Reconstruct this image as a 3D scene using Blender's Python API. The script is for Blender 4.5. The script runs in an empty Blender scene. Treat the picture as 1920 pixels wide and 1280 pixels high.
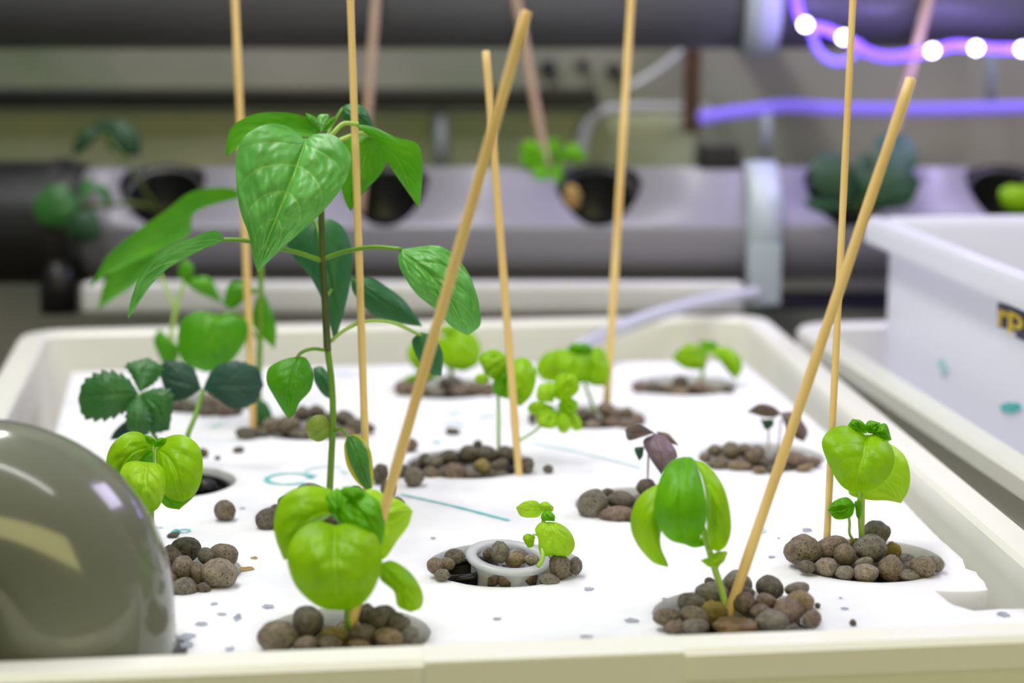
import bpy, bmesh, math, random
from mathutils import Vector, Matrix, Euler, noise
from mathutils.geometry import delaunay_2d_cdt
S = bpy.context.scene
C = S.collection
R = random.Random(7)
PI = math.pi

# ------------------------------------------------------------------ camera, world, lights
F = 3600.0                      # focal length in pixels of a 1920 px wide frame
PITCH, CAMH = 0.1755, 0.2153
cd = bpy.data.cameras.new('camera'); cam = bpy.data.objects.new('camera', cd); C.objects.link(cam)
cam.location = (0, 0, CAMH); cam.rotation_euler = (PI/2 - PITCH, 0, 0)
cd.sensor_width = 36; cd.lens = 36*F/1920; cd.clip_start = .02; cd.clip_end = 50
cd.dof.use_dof = True; cd.dof.focus_distance = .742; cd.dof.aperture_fstop = 6.0
S.camera = cam
w = bpy.data.worlds.new('world'); S.world = w; w.use_nodes = True
w.node_tree.nodes['Background'].inputs[0].default_value = (.78, .80, .74, 1)
w.node_tree.nodes['Background'].inputs[1].default_value = .24
S.view_settings.view_transform = 'Standard'; S.view_settings.look = 'None'
S.view_settings.exposure = 0.0; S.view_settings.gamma = 1.0; S.view_settings.use_curve_mapping = False

def area(name, loc, target, sx, sy, power, col=(1, 1, 1)):
    l = bpy.data.lights.new(name, 'AREA'); l.shape = 'RECTANGLE'; l.size = sx; l.size_y = sy
    l.energy = power; l.color = col
    o = bpy.data.objects.new(name, l); C.objects.link(o); o.location = loc
    o.rotation_euler = (Vector(target) - Vector(loc)).to_track_quat('-Z', 'Y').to_euler()
    return o
area('ceiling_tube_light', (-.28, .93, 1.0), (.06, .90, 0), 1.2, .05, 9.8, (1, .99, .98))
area('ceiling_tube_light', (-.10, .50, .95), (.0, .75, 0), 1.2, .05, 2.4, (1, 1, .98))
area('grow_light', (.62, 1.18, .62), (.25, 1.25, 0), .5, .25, 3.6, (.74, .66, 1))
area('warm_fill_light', (.55, -1.2, .55), (.15, 1.2, .1), 1.4, .7, 11, (1, .93, .36))  # added fill behind the camera, warms the front lip and lifts the back

# ------------------------------------------------------------------ pixel rays -> real points
_rt = Vector((1, 0, 0)); _fw = Vector((0, math.cos(PITCH), -math.sin(PITCH))); _up = _rt.cross(_fw)
def ray(x, y): return _fw + _rt*((x-960)/F) - _up*((y-640)/F)
def PD(x, y, d): return Vector((0, 0, CAMH)) + ray(x, y)*d              # at optical depth d
def PZ(x, y, z=0.):                                                    # on the level z
    r = ray(x, y); return Vector((0, 0, CAMH)) + r*((z-CAMH)/r.z)
def PY(x, y, Y):                                                       # on the upright plane at distance Y
    r = ray(x, y); return Vector((0, 0, CAMH)) + r*(Y/r.y)
def depth(p): return (p - Vector((0, 0, CAMH))).dot(_fw)
TH = .10
EX = Vector((math.cos(TH), math.sin(TH), 0)); EY = Vector((-math.sin(TH), math.cos(TH), 0))

# ------------------------------------------------------------------ materials
def lin(c):
    return tuple((v/255/12.92 if v/255 <= .04045 else ((v/255+.055)/1.055)**2.4) for v in c) + (1,)
def newmat(name):
    m = bpy.data.materials.new(name); m.use_nodes = True
    nt = m.node_tree; b = nt.nodes['Principled BSDF']; return m, nt, b
def N(nt, t, **kw):
    n = nt.nodes.new(t)
    for k, v in kw.items(): setattr(n, k, v)
    return n
def mth(nt, op, a, b=None, c=None):
    n = N(nt, 'ShaderNodeMath', operation=op)
    for i, v in enumerate((a, b, c)):
        if v is None: continue
        if isinstance(v, (int, float)): n.inputs[i].default_value = v
        else: nt.links.new(v, n.inputs[i])
    return n.outputs[0]
def mixc(nt, fac, a, b):
    n = N(nt, 'ShaderNodeMix', data_type='RGBA')
    for i, v in ((0, fac), (6, a), (7, b)):
        if isinstance(v, (int, float, tuple)): n.inputs[i].default_value = v
        else: nt.links.new(v, n.inputs[i])
    return n.outputs[2]
def ramp(nt, fac, lo, hi):
    n = N(nt, 'ShaderNodeMapRange'); n.inputs[1].default_value = lo; n.inputs[2].default_value = hi
    n.clamp = True; nt.links.new(fac, n.inputs[0]); return n.outputs[0]
def noisy(name, c1, c2, scale=30, rough=.5, bump=0., bscale=200, metal=0, spec=.5, coords='Object', sub=0, stretch=None, coat=0):
    m, nt, b = newmat(name)
    tc = N(nt, 'ShaderNodeTexCoord'); src = tc.outputs[coords]
    if stretch:
        mp = N(nt, 'ShaderNodeMapping'); mp.inputs['Scale'].default_value = stretch
        nt.links.new(src, mp.inputs[0]); src = mp.outputs[0]
    n = N(nt, 'ShaderNodeTexNoise'); n.inputs['Scale'].default_value = scale; n.inputs['Detail'].default_value = 4
    nt.links.new(src, n.inputs['Vector'])
    nt.links.new(mixc(nt, ramp(nt, n.outputs[0], .3, .7), lin(c1), lin(c2)), b.inputs['Base Color'])
    b.inputs['Roughness'].default_value = rough; b.inputs['Metallic'].default_value = metal
    b.inputs['Specular IOR Level'].default_value = spec
    if coat: b.inputs['Coat Weight'].default_value = coat; b.inputs['Coat Roughness'].default_value = .08
    if sub: b.inputs['Subsurface Weight'].default_value = sub; b.inputs['Subsurface Radius'].default_value = (.004, .004, .004)
    if bump:
        n2 = N(nt, 'ShaderNodeTexNoise'); n2.inputs['Scale'].default_value = bscale; n2.inputs['Detail'].default_value = 3
        nt.links.new(src, n2.inputs['Vector'])
        bp = N(nt, 'ShaderNodeBump'); bp.inputs['Strength'].default_value = bump; bp.inputs['Distance'].default_value = .001
        nt.links.new(n2.outputs[0], bp.inputs['Height']); nt.links.new(bp.outputs[0], b.inputs['Normal'])
    return m
def emit(name, col, st):
    m, nt, b = newmat(name); b.inputs['Base Color'].default_value = col
    b.inputs['Emission Color'].default_value = col; b.inputs['Emission Strength'].default_value = st; return m
def leafmat(name, c1, c2, vein, nv=6, trans=.35, rough=.45, vstr=.7, edge=None, gloss=.5):
    """leaf skin: veins follow the leaf's own UV (u along the midrib, v across)"""
    m, nt, b = newmat(name)
    uv = N(nt, 'ShaderNodeUVMap'); sp = N(nt, 'ShaderNodeSeparateXYZ'); nt.links.new(uv.outputs[0], sp.inputs[0])
    u = sp.outputs[0]; a = mth(nt, 'ABSOLUTE', mth(nt, 'MULTIPLY_ADD', sp.outputs[1], 2., -1.))
    tc = N(nt, 'ShaderNodeTexCoord'); n = N(nt, 'ShaderNodeTexNoise'); n.inputs['Scale'].default_value = 60
    n.inputs['Detail'].default_value = 5; nt.links.new(tc.outputs['Object'], n.inputs['Vector'])
    base = mixc(nt, ramp(nt, n.outputs[0], .3, .7), lin(c1), lin(c2))
    mid = mth(nt, 'SUBTRACT', 1., ramp(nt, a, .010, .035))
    ph = mth(nt, 'MULTIPLY', mth(nt, 'SUBTRACT', u, mth(nt, 'MULTIPLY', mth(nt, 'POWER', a, 1.25), .42)), float(nv))
    tri = mth(nt, 'PINGPONG', ph, .5)
    sec = mth(nt, 'MULTIPLY', mth(nt, 'SUBTRACT', 1., ramp(nt, tri, .012, .075)), mth(nt, 'SUBTRACT', 1., ramp(nt, a, .5, .95)))
    vm = mth(nt, 'MULTIPLY', mth(nt, 'MAXIMUM', mid, mth(nt, 'MULTIPLY', sec, .6)), vstr)
    col = mixc(nt, vm, base, lin(vein))
    if edge:
        e = ramp(nt, mth(nt, 'ADD', a, mth(nt, 'MULTIPLY', n.outputs[0], .5)), .9, 1.1)
        col = mixc(nt, e, col, lin(edge))
    b.inputs['Roughness'].default_value = rough; b.inputs['Specular IOR Level'].default_value = gloss
    nt.links.new(col, b.inputs['Base Color'])
    n2 = N(nt, 'ShaderNodeTexNoise'); n2.inputs['Scale'].default_value = 260; nt.links.new(tc.outputs['Object'], n2.inputs['Vector'])
    bp = N(nt, 'ShaderNodeBump'); bp.inputs['Strength'].default_value = .25; bp.inputs['Distance'].default_value = .0008
    nt.links.new(n2.outputs[0], bp.inputs['Height']); nt.links.new(bp.outputs[0], b.inputs['Normal'])
    tr = N(nt, 'ShaderNodeBsdfTranslucent'); nt.links.new(col, tr.inputs[0])
    ms = N(nt, 'ShaderNodeMixShader'); ms.inputs[0].default_value = trans
    out = nt.nodes['Material Output']
    nt.links.new(b.outputs[0], ms.inputs[1]); nt.links.new(tr.outputs[0], ms.inputs[2]); nt.links.new(ms.outputs[0], out.inputs[0])
    return m
M = {}
M['tank'] = noisy('ivory_plastic', (244, 244, 234), (240, 240, 229), 6, .32, spec=.4, sub=0)
M['tank2'] = noisy('white_plastic', (236, 236, 228), (230, 231, 224), 6, .35, spec=.4)
M['wood'] = noisy('bamboo', (246, 214, 146), (228, 190, 116), 90, .55, bump=.3, bscale=300, stretch=(1, 1, .05))
M['wood_light_tint'] = noisy('dull_bamboo', (186, 160, 138), (168, 140, 116), 90, .6, stretch=(1, 1, .05))  # bamboo greyed in colour for the tinted light at the back
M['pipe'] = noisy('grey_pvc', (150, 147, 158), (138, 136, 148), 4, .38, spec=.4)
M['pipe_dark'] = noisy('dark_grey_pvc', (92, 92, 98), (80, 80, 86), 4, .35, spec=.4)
M['elbow'] = noisy('glossy_grey_pvc', (122, 125, 112), (108, 111, 97), 14, .16, spec=.5, coat=.5)
M['black'] = noisy('black_plastic', (26, 26, 30), (16, 16, 18), 20, .4)
M['hole_dark'] = noisy('black_mat', (14, 13, 16), (24, 20, 20), 60, .6)
M['white'] = noisy('white_board', (226, 226, 226), (206, 206, 208), 12, .5)
M['bracket'] = noisy('pale_bracket', (186, 196, 206), (172, 184, 194), 10, .3)
M['wall'] = noisy('mottled_wall', (164, 157, 148), (104, 120, 88), 3.6, .8, bump=.3, bscale=40)
M['bench'] = noisy('dull_bench', (92, 88, 66), (74, 72, 56), 8, .7)
M['floor'] = noisy('concrete', (110, 108, 100), (90, 88, 82), 5, .8)
M['ink'] = noisy('teal_ink', (110, 206, 204), (70, 184, 186), 120, .6)
M['ink_pale'] = noisy('pale_teal_ink', (196, 226, 228), (170, 214, 220), 120, .6)
M['scuff'] = noisy('grey_scuff', (176, 182, 196), (140, 146, 160), 200, .8)
M['stain'] = noisy('brown_stain', (140, 116, 44), (186, 164, 104), 200, .6)
M['rust'] = noisy('brown_metal', (96, 66, 40), (70, 48, 32), 40, .6)
M['beige'] = noisy('beige_rockwool', (178, 152, 92), (150, 120, 66), 150, .9, bump=.6, bscale=500)
M['moss'] = noisy('mossy_medium', (150, 134, 62), (108, 92, 44), 160, .9, bump=.6, bscale=500)
M['yellow'] = noisy('yellow_print', (255, 228, 60), (250, 214, 40), 40, .5)
M['navy'] = noisy('navy_print', (62, 58, 96), (54, 50, 84), 40, .5)
M['hose'] = noisy('clear_hose', (206, 208, 218), (190, 192, 206), 20, .2)
M['led'] = emit('purple_led_tube', (.20, .09, 1, 1), 1.6)
M['led_dim'] = emit('dim_purple_led_tube', (.26, .18, 1, 1), .5)
M['led_spot'] = emit('led_spot', (.72, .66, 1, 1), 14)
def foam():
    m, nt, b = newmat('white_foam')
    tc = N(nt, 'ShaderNodeTexCoord')
    v = N(nt, 'ShaderNodeTexVoronoi'); v.inputs['Scale'].default_value = 330; nt.links.new(tc.outputs['Object'], v.inputs['Vector'])
    n = N(nt, 'ShaderNodeTexNoise'); n.inputs['Scale'].default_value = 22; n.inputs['Detail'].default_value = 6
    nt.links.new(tc.outputs['Object'], n.inputs['Vector'])
    nt.links.new(mixc(nt, ramp(nt, n.outputs[0], .45, .75), lin((240, 240, 243)), lin((224, 226, 230))), b.inputs["Base Color"])
    b.inputs['Roughness'].default_value = .75; b.inputs['Specular IOR Level'].default_value = .25
    b.inputs['Subsurface Weight'].default_value = .5; b.inputs['Subsurface Radius'].default_value = (.012, .012, .012); b.inputs['Subsurface Scale'].default_value = 1.
    bp = N(nt, 'ShaderNodeBump'); bp.inputs['Strength'].default_value = .25; bp.inputs['Distance'].default_value = .0008
    nt.links.new(v.outputs['Distance'], bp.inputs['Height']); nt.links.new(bp.outputs[0], b.inputs['Normal'])
    return m
M['foam'] = foam()
def clay():
    m, nt, b = newmat('fired_clay')
    oi = N(nt, 'ShaderNodeObjectInfo'); tc = N(nt, 'ShaderNodeTexCoord')
    ad = N(nt, 'ShaderNodeVectorMath', operation='ADD')
    sc = N(nt, 'ShaderNodeVectorMath', operation='SCALE'); sc.inputs[3].default_value = 40
    cb = N(nt, 'ShaderNodeCombineXYZ')
    for i in range(3): nt.links.new(oi.outputs['Random'], cb.inputs[i])
    nt.links.new(cb.outputs[0], sc.inputs[0]); nt.links.new(tc.outputs['Object'], ad.inputs[0]); nt.links.new(sc.outputs[0], ad.inputs[1])
    n = N(nt, 'ShaderNodeTexNoise'); n.inputs['Scale'].default_value = 2.2; n.inputs['Detail'].default_value = 8; n.inputs['Roughness'].default_value = .65
    nt.links.new(ad.outputs[0], n.inputs['Vector'])
    dark = mixc(nt, .55, oi.outputs['Color'], lin((44, 38, 30)))
    lite = mixc(nt, .30, oi.outputs['Color'], lin((206, 194, 170)))
    col = mixc(nt, ramp(nt, n.outputs[0], .30, .70), dark, lite)
    v = N(nt, 'ShaderNodeTexNoise'); v.inputs['Scale'].default_value = 8.0; v.inputs['Detail'].default_value = 2
    nt.links.new(ad.outputs[0], v.inputs['Vector'])
    pit = ramp(nt, v.outputs[0], .62, .66)
    col = mixc(nt, pit, col, lin((34, 26, 22)))
    nt.links.new(col, b.inputs['Base Color']); b.inputs['Roughness'].default_value = .58; b.inputs['Specular IOR Level'].default_value = .4
    n3 = N(nt, 'ShaderNodeTexNoise'); n3.inputs['Scale'].default_value = 14; n3.inputs['Detail'].default_value = 4
    nt.links.new(ad.outputs[0], n3.inputs['Vector'])
    h = mth(nt, 'SUBTRACT', n3.outputs[0], mth(nt, 'MULTIPLY', pit, .8))
    bp = N(nt, 'ShaderNodeBump'); bp.inputs['Strength'].default_value = .5; bp.inputs['Distance'].default_value = .0012
    nt.links.new(h, bp.inputs['Height']); nt.links.new(bp.outputs[0], b.inputs['Normal'])
    return m
M['clay'] = clay()
def clearplastic(name, col, alpha, rough):
    m, nt, b = newmat(name)
    b.inputs['Base Color'].default_value = col; b.inputs['Roughness'].default_value = rough
    tr = N(nt, 'ShaderNodeBsdfTransparent'); tr.inputs[0].default_value = (.93, .94, .98, 1)
    tl = N(nt, 'ShaderNodeBsdfTranslucent'); tl.inputs[0].default_value = col
    m1 = N(nt, 'ShaderNodeMixShader'); m1.inputs[0].default_value = .4
    m2 = N(nt, 'ShaderNodeMixShader'); m2.inputs[0].default_value = alpha
    nt.links.new(b.outputs[0], m1.inputs[1]); nt.links.new(tl.outputs[0], m1.inputs[2])
    nt.links.new(m1.outputs[0], m2.inputs[1]); nt.links.new(tr.outputs[0], m2.inputs[2])
    nt.links.new(m2.outputs[0], nt.nodes['Material Output'].inputs[0]); return m
M['frost'] = clearplastic('frosted_plastic', (.96, .97, 1, 1), .12, .3)
M['cup'] = clearplastic('milky_plastic', (.90, .92, .95, 1), .20, .25)
# leaves
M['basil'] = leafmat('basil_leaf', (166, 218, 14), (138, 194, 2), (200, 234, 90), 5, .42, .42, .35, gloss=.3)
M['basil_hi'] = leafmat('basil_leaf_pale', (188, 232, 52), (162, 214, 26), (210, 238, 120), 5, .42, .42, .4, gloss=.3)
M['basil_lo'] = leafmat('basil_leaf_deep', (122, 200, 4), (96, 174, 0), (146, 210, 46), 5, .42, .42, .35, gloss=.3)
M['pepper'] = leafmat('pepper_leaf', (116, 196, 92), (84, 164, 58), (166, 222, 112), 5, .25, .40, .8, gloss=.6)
M['pepper_bright'] = leafmat('pepper_leaf_bright', (96, 176, 20), (72, 156, 10), (140, 206, 60), 6, .45, .42, .4)  # brighter yellow green, more translucent
M['pepper_dark'] = leafmat('pepper_leaf_dark', (60, 128, 72), (44, 108, 58), (90, 150, 90), 6, .3, .45, .4)  # darker bluish green
M['pepper_edge'] = leafmat('pepper_leaf_yellow_rim', (76, 146, 54), (62, 130, 44), (130, 190, 80), 6, .3, .4, .5, edge=(206, 204, 40))
M['yellowing'] = leafmat('yellowing_leaf', (156, 176, 70), (120, 160, 60), (190, 200, 110), 6, .35, .45, .4)
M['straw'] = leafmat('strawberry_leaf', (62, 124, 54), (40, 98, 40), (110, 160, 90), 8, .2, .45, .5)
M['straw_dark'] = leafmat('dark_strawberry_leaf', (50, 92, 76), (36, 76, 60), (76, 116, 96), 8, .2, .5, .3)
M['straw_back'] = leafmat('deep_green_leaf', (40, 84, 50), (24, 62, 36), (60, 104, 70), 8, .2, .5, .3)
M['purple'] = leafmat('purple_basil_leaf', (142, 118, 128), (116, 96, 106), (84, 62, 92), 5, .2, .45, .5)
M['purple_gr'] = leafmat('purple_green_leaf', (122, 114, 84), (114, 94, 94), (84, 62, 76), 5, .2, .45, .5)
M['teal_leaf'] = leafmat('tiny_green_leaf', (64, 120, 92), (48, 100, 76), (90, 150, 110), 5, .3, .45, .3)
M['stem_g'] = noisy('green_stem', (120, 166, 40), (98, 146, 30), 60, .45)
M['stem_pale'] = noisy('pale_stem', (170, 206, 90), (150, 190, 80), 60, .45)
M['stem_dark'] = noisy('dark_stem', (86, 104, 36), (62, 74, 30), 60, .45)
M['stem_white'] = noisy('pink_white_stem', (214, 206, 206), (196, 188, 190), 60, .45)

# ------------------------------------------------------------------ object helpers
def tag(o, label=None, cat=None, group=None, kind=None):
    if label: o['label'] = label
    if cat: o['category'] = cat
    if group: o['group'] = group
    if kind: o['kind'] = kind
    return o
def empty(name, loc, label=None, cat=None, group=None):
    o = bpy.data.objects.new(name, None); C.objects.link(o); o.location = loc; o.empty_display_size = .01
    return tag(o, label, cat, group)
def put(name, me, mat, parent=None, smooth=True):
    if isinstance(me, bmesh.types.BMesh):
        bm = me; me = bpy.data.meshes.new(name); bm.to_mesh(me); bm.free()
    if mat is not None and not me.materials: me.materials.append(M[mat] if isinstance(mat, str) else mat)
    if smooth: me.polygons.foreach_set('use_smooth', [True]*len(me.polygons))
    o = bpy.data.objects.new(name, me); C.objects.link(o)
    if parent is not None:
        o.parent = parent
        pw = Matrix.Translation(parent.location)
        if parent.parent is not None: pw = Matrix.Translation(parent.parent.location) @ pw
        o.matrix_parent_inverse = pw.inverted()
    return o
def mesh(name, v, f, uv=None):
    me = bpy.data.meshes.new(name); me.from_pydata([tuple(p) for p in v], [], f); me.update()
    if uv:
        l = me.uv_layers.new(name='UVMap')
        for lp in me.loops: l.data[lp.index].uv = uv[lp.vertex_index]
    return me
def catmull(pts, n):
    P = [Vector(p) for p in pts]
    if len(P) == 2: return [P[0].lerp(P[1], i/(n-1)) for i in range(n)]
    E = [P[0]*2-P[1]] + P + [P[-1]*2-P[-2]]; out = []
    fine = []
    for i in range(1, len(E)-2):
        a, b, c, d = E[i-1:i+3]
        for k in range(12):
            t = k/12
            fine.append(.5*((2*b)+(c-a)*t+(2*a-5*b+4*c-d)*t*t+(3*b-a-3*c+d)*t**3))
    fine.append(P[-1])
    L = [0]
    for i in range(1, len(fine)): L.append(L[-1]+(fine[i]-fine[i-1]).length)
    j = 0
    for i in range(n):
        s = L[-1]*i/(n-1)
        while j < len(L)-2 and L[j+1] < s: j += 1
        q = (s-L[j])/max(1e-12, L[j+1]-L[j]); out.append(fine[j].lerp(fine[j+1], min(1, max(0, q))))
    return out
def tube_mesh(name, pts, r, seg=10, caps=True):
    """swept tube; r one radius or a list"""
    n = len(pts); rr = r if isinstance(r, (list, tuple)) else [r]*n
    v, f = [], []
    t0 = (pts[1]-pts[0]).normalized(); ref = Vector((0, 0, 1)) if abs(t0.z) < .8 else Vector((1, 0, 0))
    s = t0.cross(ref).normalized()
    for i, p in enumerate(pts):
        t = (pts[min(n-1, i+1)]-pts[max(0, i-1)]).normalized()
        s = (s-t*s.dot(t)).normalized(); b = t.cross(s)
        for k in range(seg):
            a = 2*PI*k/seg; v.append(p+(s*math.cos(a)+b*math.sin(a))*rr[i])
    for i in range(n-1):
        for k in range(seg):
            f.append((i*seg+k, i*seg+(k+1) % seg, (i+1)*seg+(k+1) % seg, (i+1)*seg+k))
    if caps:
        f.append(tuple(reversed(range(seg)))); f.append(tuple(range((n-1)*seg, n*seg)))
    return mesh(name, v, f)
def box_bm(lo, hi, bevel=0., axes=None, origin=Vector((0, 0, 0))):
    bm = bmesh.new(); bmesh.ops.create_cube(bm, size=1)
    lo, hi = Vector(lo), Vector(hi)
    for v in bm.verts: v.co = Vector(((lo[i]+hi[i])/2+v.co[i]*(hi[i]-lo[i]) for i in range(3)))
    if bevel: bmesh.ops.bevel(bm, geom=bm.edges[:], offset=bevel, segments=2, affect='EDGES', profile=.6)
    if axes:
        for v in bm.verts: v.co = origin+axes[0]*v.co.x+axes[1]*v.co.y+Vector((0, 0, v.co.z))
    return bm
AX = (EX, EY)

# ------------------------------------------------------------------ the setting
def struct(name, me, mat, parent=None, label=None):
    o = put(name, me, mat, parent, False); tag(o, label, None, None, 'structure'); return o
struct('floor', box_bm((-2.5, -1, -1.0), (2.5, 1.74, -.95)), 'floor', label='grey concrete floor under the workbench')
struct('wall_back', box_bm((-2.5, 1.62, -.95), (2.5, 1.74, 1.4)), 'wall', label='mottled grey green wall behind the pipes')

# workbench carrying both tanks
wb = empty('workbench', (0, .9, -.95), 'dull olive workbench under the white tanks', 'bench')
put('bench_top', box_bm((-.75, .40, -.185), (.95, 1.60, -.15), .003), 'bench', wb, False)
for x in (-.70, .90):
    for y in (.45, 1.55): put('leg', box_bm((x-.025, y-.025, -.95), (x+.025, y+.025, -.185), .002), 'bench', wb, False)

# ------------------------------------------------------------------ tanks
def rquad(c, off, r, seg=6):
    """rounded quad, corners c (ccw) pushed outwards by off"""
    out = []; n = 4; cc = []
    for i in range(4):
        a, b, d = Vector(c[i-1]), Vector(c[i]), Vector(c[(i+1) % 4])
        e1 = (b-a).normalized(); e2 = (d-b).normalized()
        n1 = Vector((e1.y, -e1.x)); n2 = Vector((e2.y, -e2.x))
        m = (n1+n2); m = m/(m.dot(n1)); cc.append(b+m*off)
    r = max(.001, r+off)
    for i in range(4):
        b = cc[i]; e1 = (cc[i-1]-b).normalized(); e2 = (cc[(i+1) % 4]-b).normalized()
        ang = e1.angle(e2); k = r/math.tan(ang/2); p1 = b+e1*k; p2 = b+e2*k
        cen = b+(e1+e2).normalized()*(r/math.sin(ang/2))
        a1 = math.atan2(*(p1-cen).yx); a2 = math.atan2(*(p2-cen).yx)
        while a2 < a1: a2 += 2*PI
        for s in range(seg+1):
            a = a1+(a2-a1)*s/seg; out.append(cen+Vector((math.cos(a), math.sin(a)))*r)
    return out
def tank_mesh(c, top, inner_floor, base, rim=.0165, lip=.0105, r=.012):
    prof = [(0, inner_floor), (0, top-.02), (0, top-.002), (.002, top), (rim-.002, top), (rim, top-.002),
            (rim, top-lip), (rim-.003, top-lip-.0005), (.006, top-lip-.0005), (.004, base)]
    v, f = [], []; n = 0
    for off, z in prof:
        ring = rquad(c, off, r); n = len(ring); v += [(p.x, p.y, z) for p in ring]
    for i in range(len(prof)-1):
        for k in range(n): f.append((i*n+k, (i+1)*n+k, (i+1)*n+(k+1) % n, i*n+(k+1) % n)[::-1])
    f.append(tuple(range(n))); f.append(tuple(reversed(range((len(prof)-1)*n, len(prof)*n))))
    me = mesh('tank', v, f); bm = bmesh.new(); bm.from_mesh(me); bmesh.ops.recalc_face_normals(bm, faces=bm.faces[:]); bm.to_mesh(me); bm.free()
    return me
RIMZ = .012
fl = PZ(0, 1236, RIMZ); fr = PZ(1920, 1162, RIMZ); ev = (fr-fl).normalized()
FL = fl+ev*((-.196-fl.x)/ev.x); FR = fl+ev*((.1925-fl.x)/ev.x)
BL = PZ(88, 625, RIMZ); BR = PZ(1392, 596, RIMZ)
CORN = [(FL.x, FL.y), (FR.x, FR.y), (BR.x, BR.y), (BL.x, BL.y)]
tank = empty('hydroponic_tank', ((FL+BR)/2*1).to_tuple()[:2]+(-.15,), 'ivory plastic tank holding the white foam raft with the plants', 'tank')
put('tank_shell', tank_mesh(CORN, RIMZ, -.085, -.149), 'tank', tank, False)
# flat clip over the middle of the front lip
nn = Vector((ev.y, -ev.x, 0))
p0 = PZ(790, 1215, RIMZ); s0 = (p0-fl).dot(ev); s1 = (PZ(1265, 1190, RIMZ)-fl).dot(ev)
put('rim_clip', box_bm((s0, .002, RIMZ-.0125), (s1, .0185, RIMZ+.0004), .0008, (ev, nn), Vector((fl.x, fl.y, 0))), 'tank', tank, False)

q0 = PZ(1476, 604, RIMZ); q1 = PZ(1920, 893, RIMZ); e2 = (q0-q1).normalized(); q2 = q1-e2*.32
sd = Vector((e2.y, -e2.x, 0))
qi = .0165
A2 = [q2+sd*qi+e2*qi, q2+sd*(.40-qi)+e2*qi, q0+sd*(.40-qi)-e2*qi, q0+sd*qi-e2*qi]
tank2 = empty('second_tank', (A2[0]+A2[2])/2-Vector((0, 0, RIMZ+.15)), 'white plastic tank beside the raft tank, holding a clear box', 'tank')
put('tank_shell', tank_mesh([(p.x, p.y) for p in A2], RIMZ, -.06, -.149), 'tank2', tank2, False)

# ------------------------------------------------------------------ foam raft with its holes
HOLE = {'A': (645, 1188), 'B': (1381, 1152), 'C': (305, 1073), 'D': (946, 1057), 'E': (1625, 1049), 'F': (612, 966), 'G': (1208, 945),
        'H': (318, 903), 'I': (880, 868), 'J': (1428, 856), 'K': (588, 800), 'L': (1103, 780), 'M': (388, 753), 'N': (836, 727), 'O': (1283, 721)}
HP = {k: PZ(*v) for k, v in HOLE.items()}; HR = .030
ELB = Vector((-.1465, .614, 0)); ELR = .034
def loc(u, v): return EX*u+EY*v
raft_out = [PZ(135, 697), PZ(440, 690), PZ(740, 684), PZ(1240, 677), PZ(1392, 678)]
for px in [(1500, 768), (1598, 850), (1640, 886), (1686, 930), (1720, 968), (1756, 1004), (1783, 1028), (1806, 1048), (1810, 1065), (1830, 1072), (1845, 1090), (1852, 1106),
           (1812, 1109), (1753, 1108), (1768, 1120), (1789, 1134), (1824, 1144), (1875, 1141), (1921, 1140)]: raft_out.append(PZ(*px))
e0 = ev*1.0
raft_out += [FR+(-e0)*.004+Vector((0, .006, 0)), ELB+Vector((.045, -.024, 0))]
for k in range(9):
    a = -PI/6+k*PI/12; raft_out.append(ELB+Vector((math.cos(a), math.sin(a), 0))*(ELR+.0035))
raft_out += [ELB+Vector((-.028, .060, 0)), PZ(103, 812)]
def rough_line(pts, closed, step, amp, seed):
    out = []
    n = len(pts)
    for i in range(n if closed else n-1):
        a, b = pts[i], pts[(i+1) % n]; m = max(1, int((b-a).length/step))
        for k in range(m):
            p = a.lerp(b, k/m); q = noise.noise_vector(Vector((p.x*400+seed, p.y*400, seed)))
            out.append(Vector((p.x+q.x*amp, p.y+q.y*amp, 0)))
    return out
loops = [rough_line([Vector((p.x, p.y, 0)) for p in raft_out], True, .004, .0006, 3)]
for i, (k, c) in enumerate(HP.items()):
    loops.append([Vector((c.x, c.y, 0))+Vector((math.cos(2*PI*j/64), math.sin(2*PI*j/64), 0))*(HR*(1+.010*noise.noise(Vector((math.cos(2*PI*j/64)*6, math.sin(2*PI*j/64)*6, i*9.1)))))
                  for j in range(64)])
def cdt(loops):
    vs, es = [], []
    for lp in loops:
        b = len(vs); n = len(lp); vs += [Vector((p.x, p.y)) for p in lp]; es += [(b+i, b+(i+1) % n) for i in range(n)]
    # inner points keep the triangles even
    xs = [p.x for p in loops[0]]; ys = [p.y for p in loops[0]]
    return delaunay_2d_cdt(vs, es, [], 2, 1e-7)
def inside(p, lp):
    c = False; n = len(lp); j = n-1
    for i in range(n):
        if (lp[i].y > p[1]) != (lp[j].y > p[1]) and p[0] < (lp[j].x-lp[i].x)*(p[1]-lp[i].y)/(lp[j].y-lp[i].y)+lp[i].x: c = not c
        j = i
    return c
vo, eo, fo, _, _, _ = cdt(loops)
keep = []
for f in fo:
    cx = sum(vo[i].x for i in f)/len(f); cy = sum(vo[i].y for i in f)/len(f)
    if inside((cx, cy), loops[0]) and not any(inside((cx, cy), lp) for lp in loops[1:]): keep.append(f)
bm = bmesh.new(); bv = [bm.verts.new((p.x, p.y, 0)) for p in vo]
for f in keep:
    try: bm.faces.new([bv[i] for i in f])
    except ValueError: pass
bmesh.ops.delete(bm, geom=[v for v in bm.verts if not v.link_faces], context='VERTS')
bmesh.ops.recalc_face_normals(bm, faces=bm.faces[:])
if sum(f.normal.z for f in bm.faces) < 0: bmesh.ops.reverse_faces(bm, faces=bm.faces[:])
ex = bmesh.ops.extrude_face_region(bm, geom=bm.faces[:])
for v in [g for g in ex['geom'] if isinstance(g, bmesh.types.BMVert)]: v.co.z = 0
for v in bm.verts: pass
top = set(g for g in ex['geom'] if isinstance(g, bmesh.types.BMFace)); topv = set(v for f in top for v in f.verts)
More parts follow.
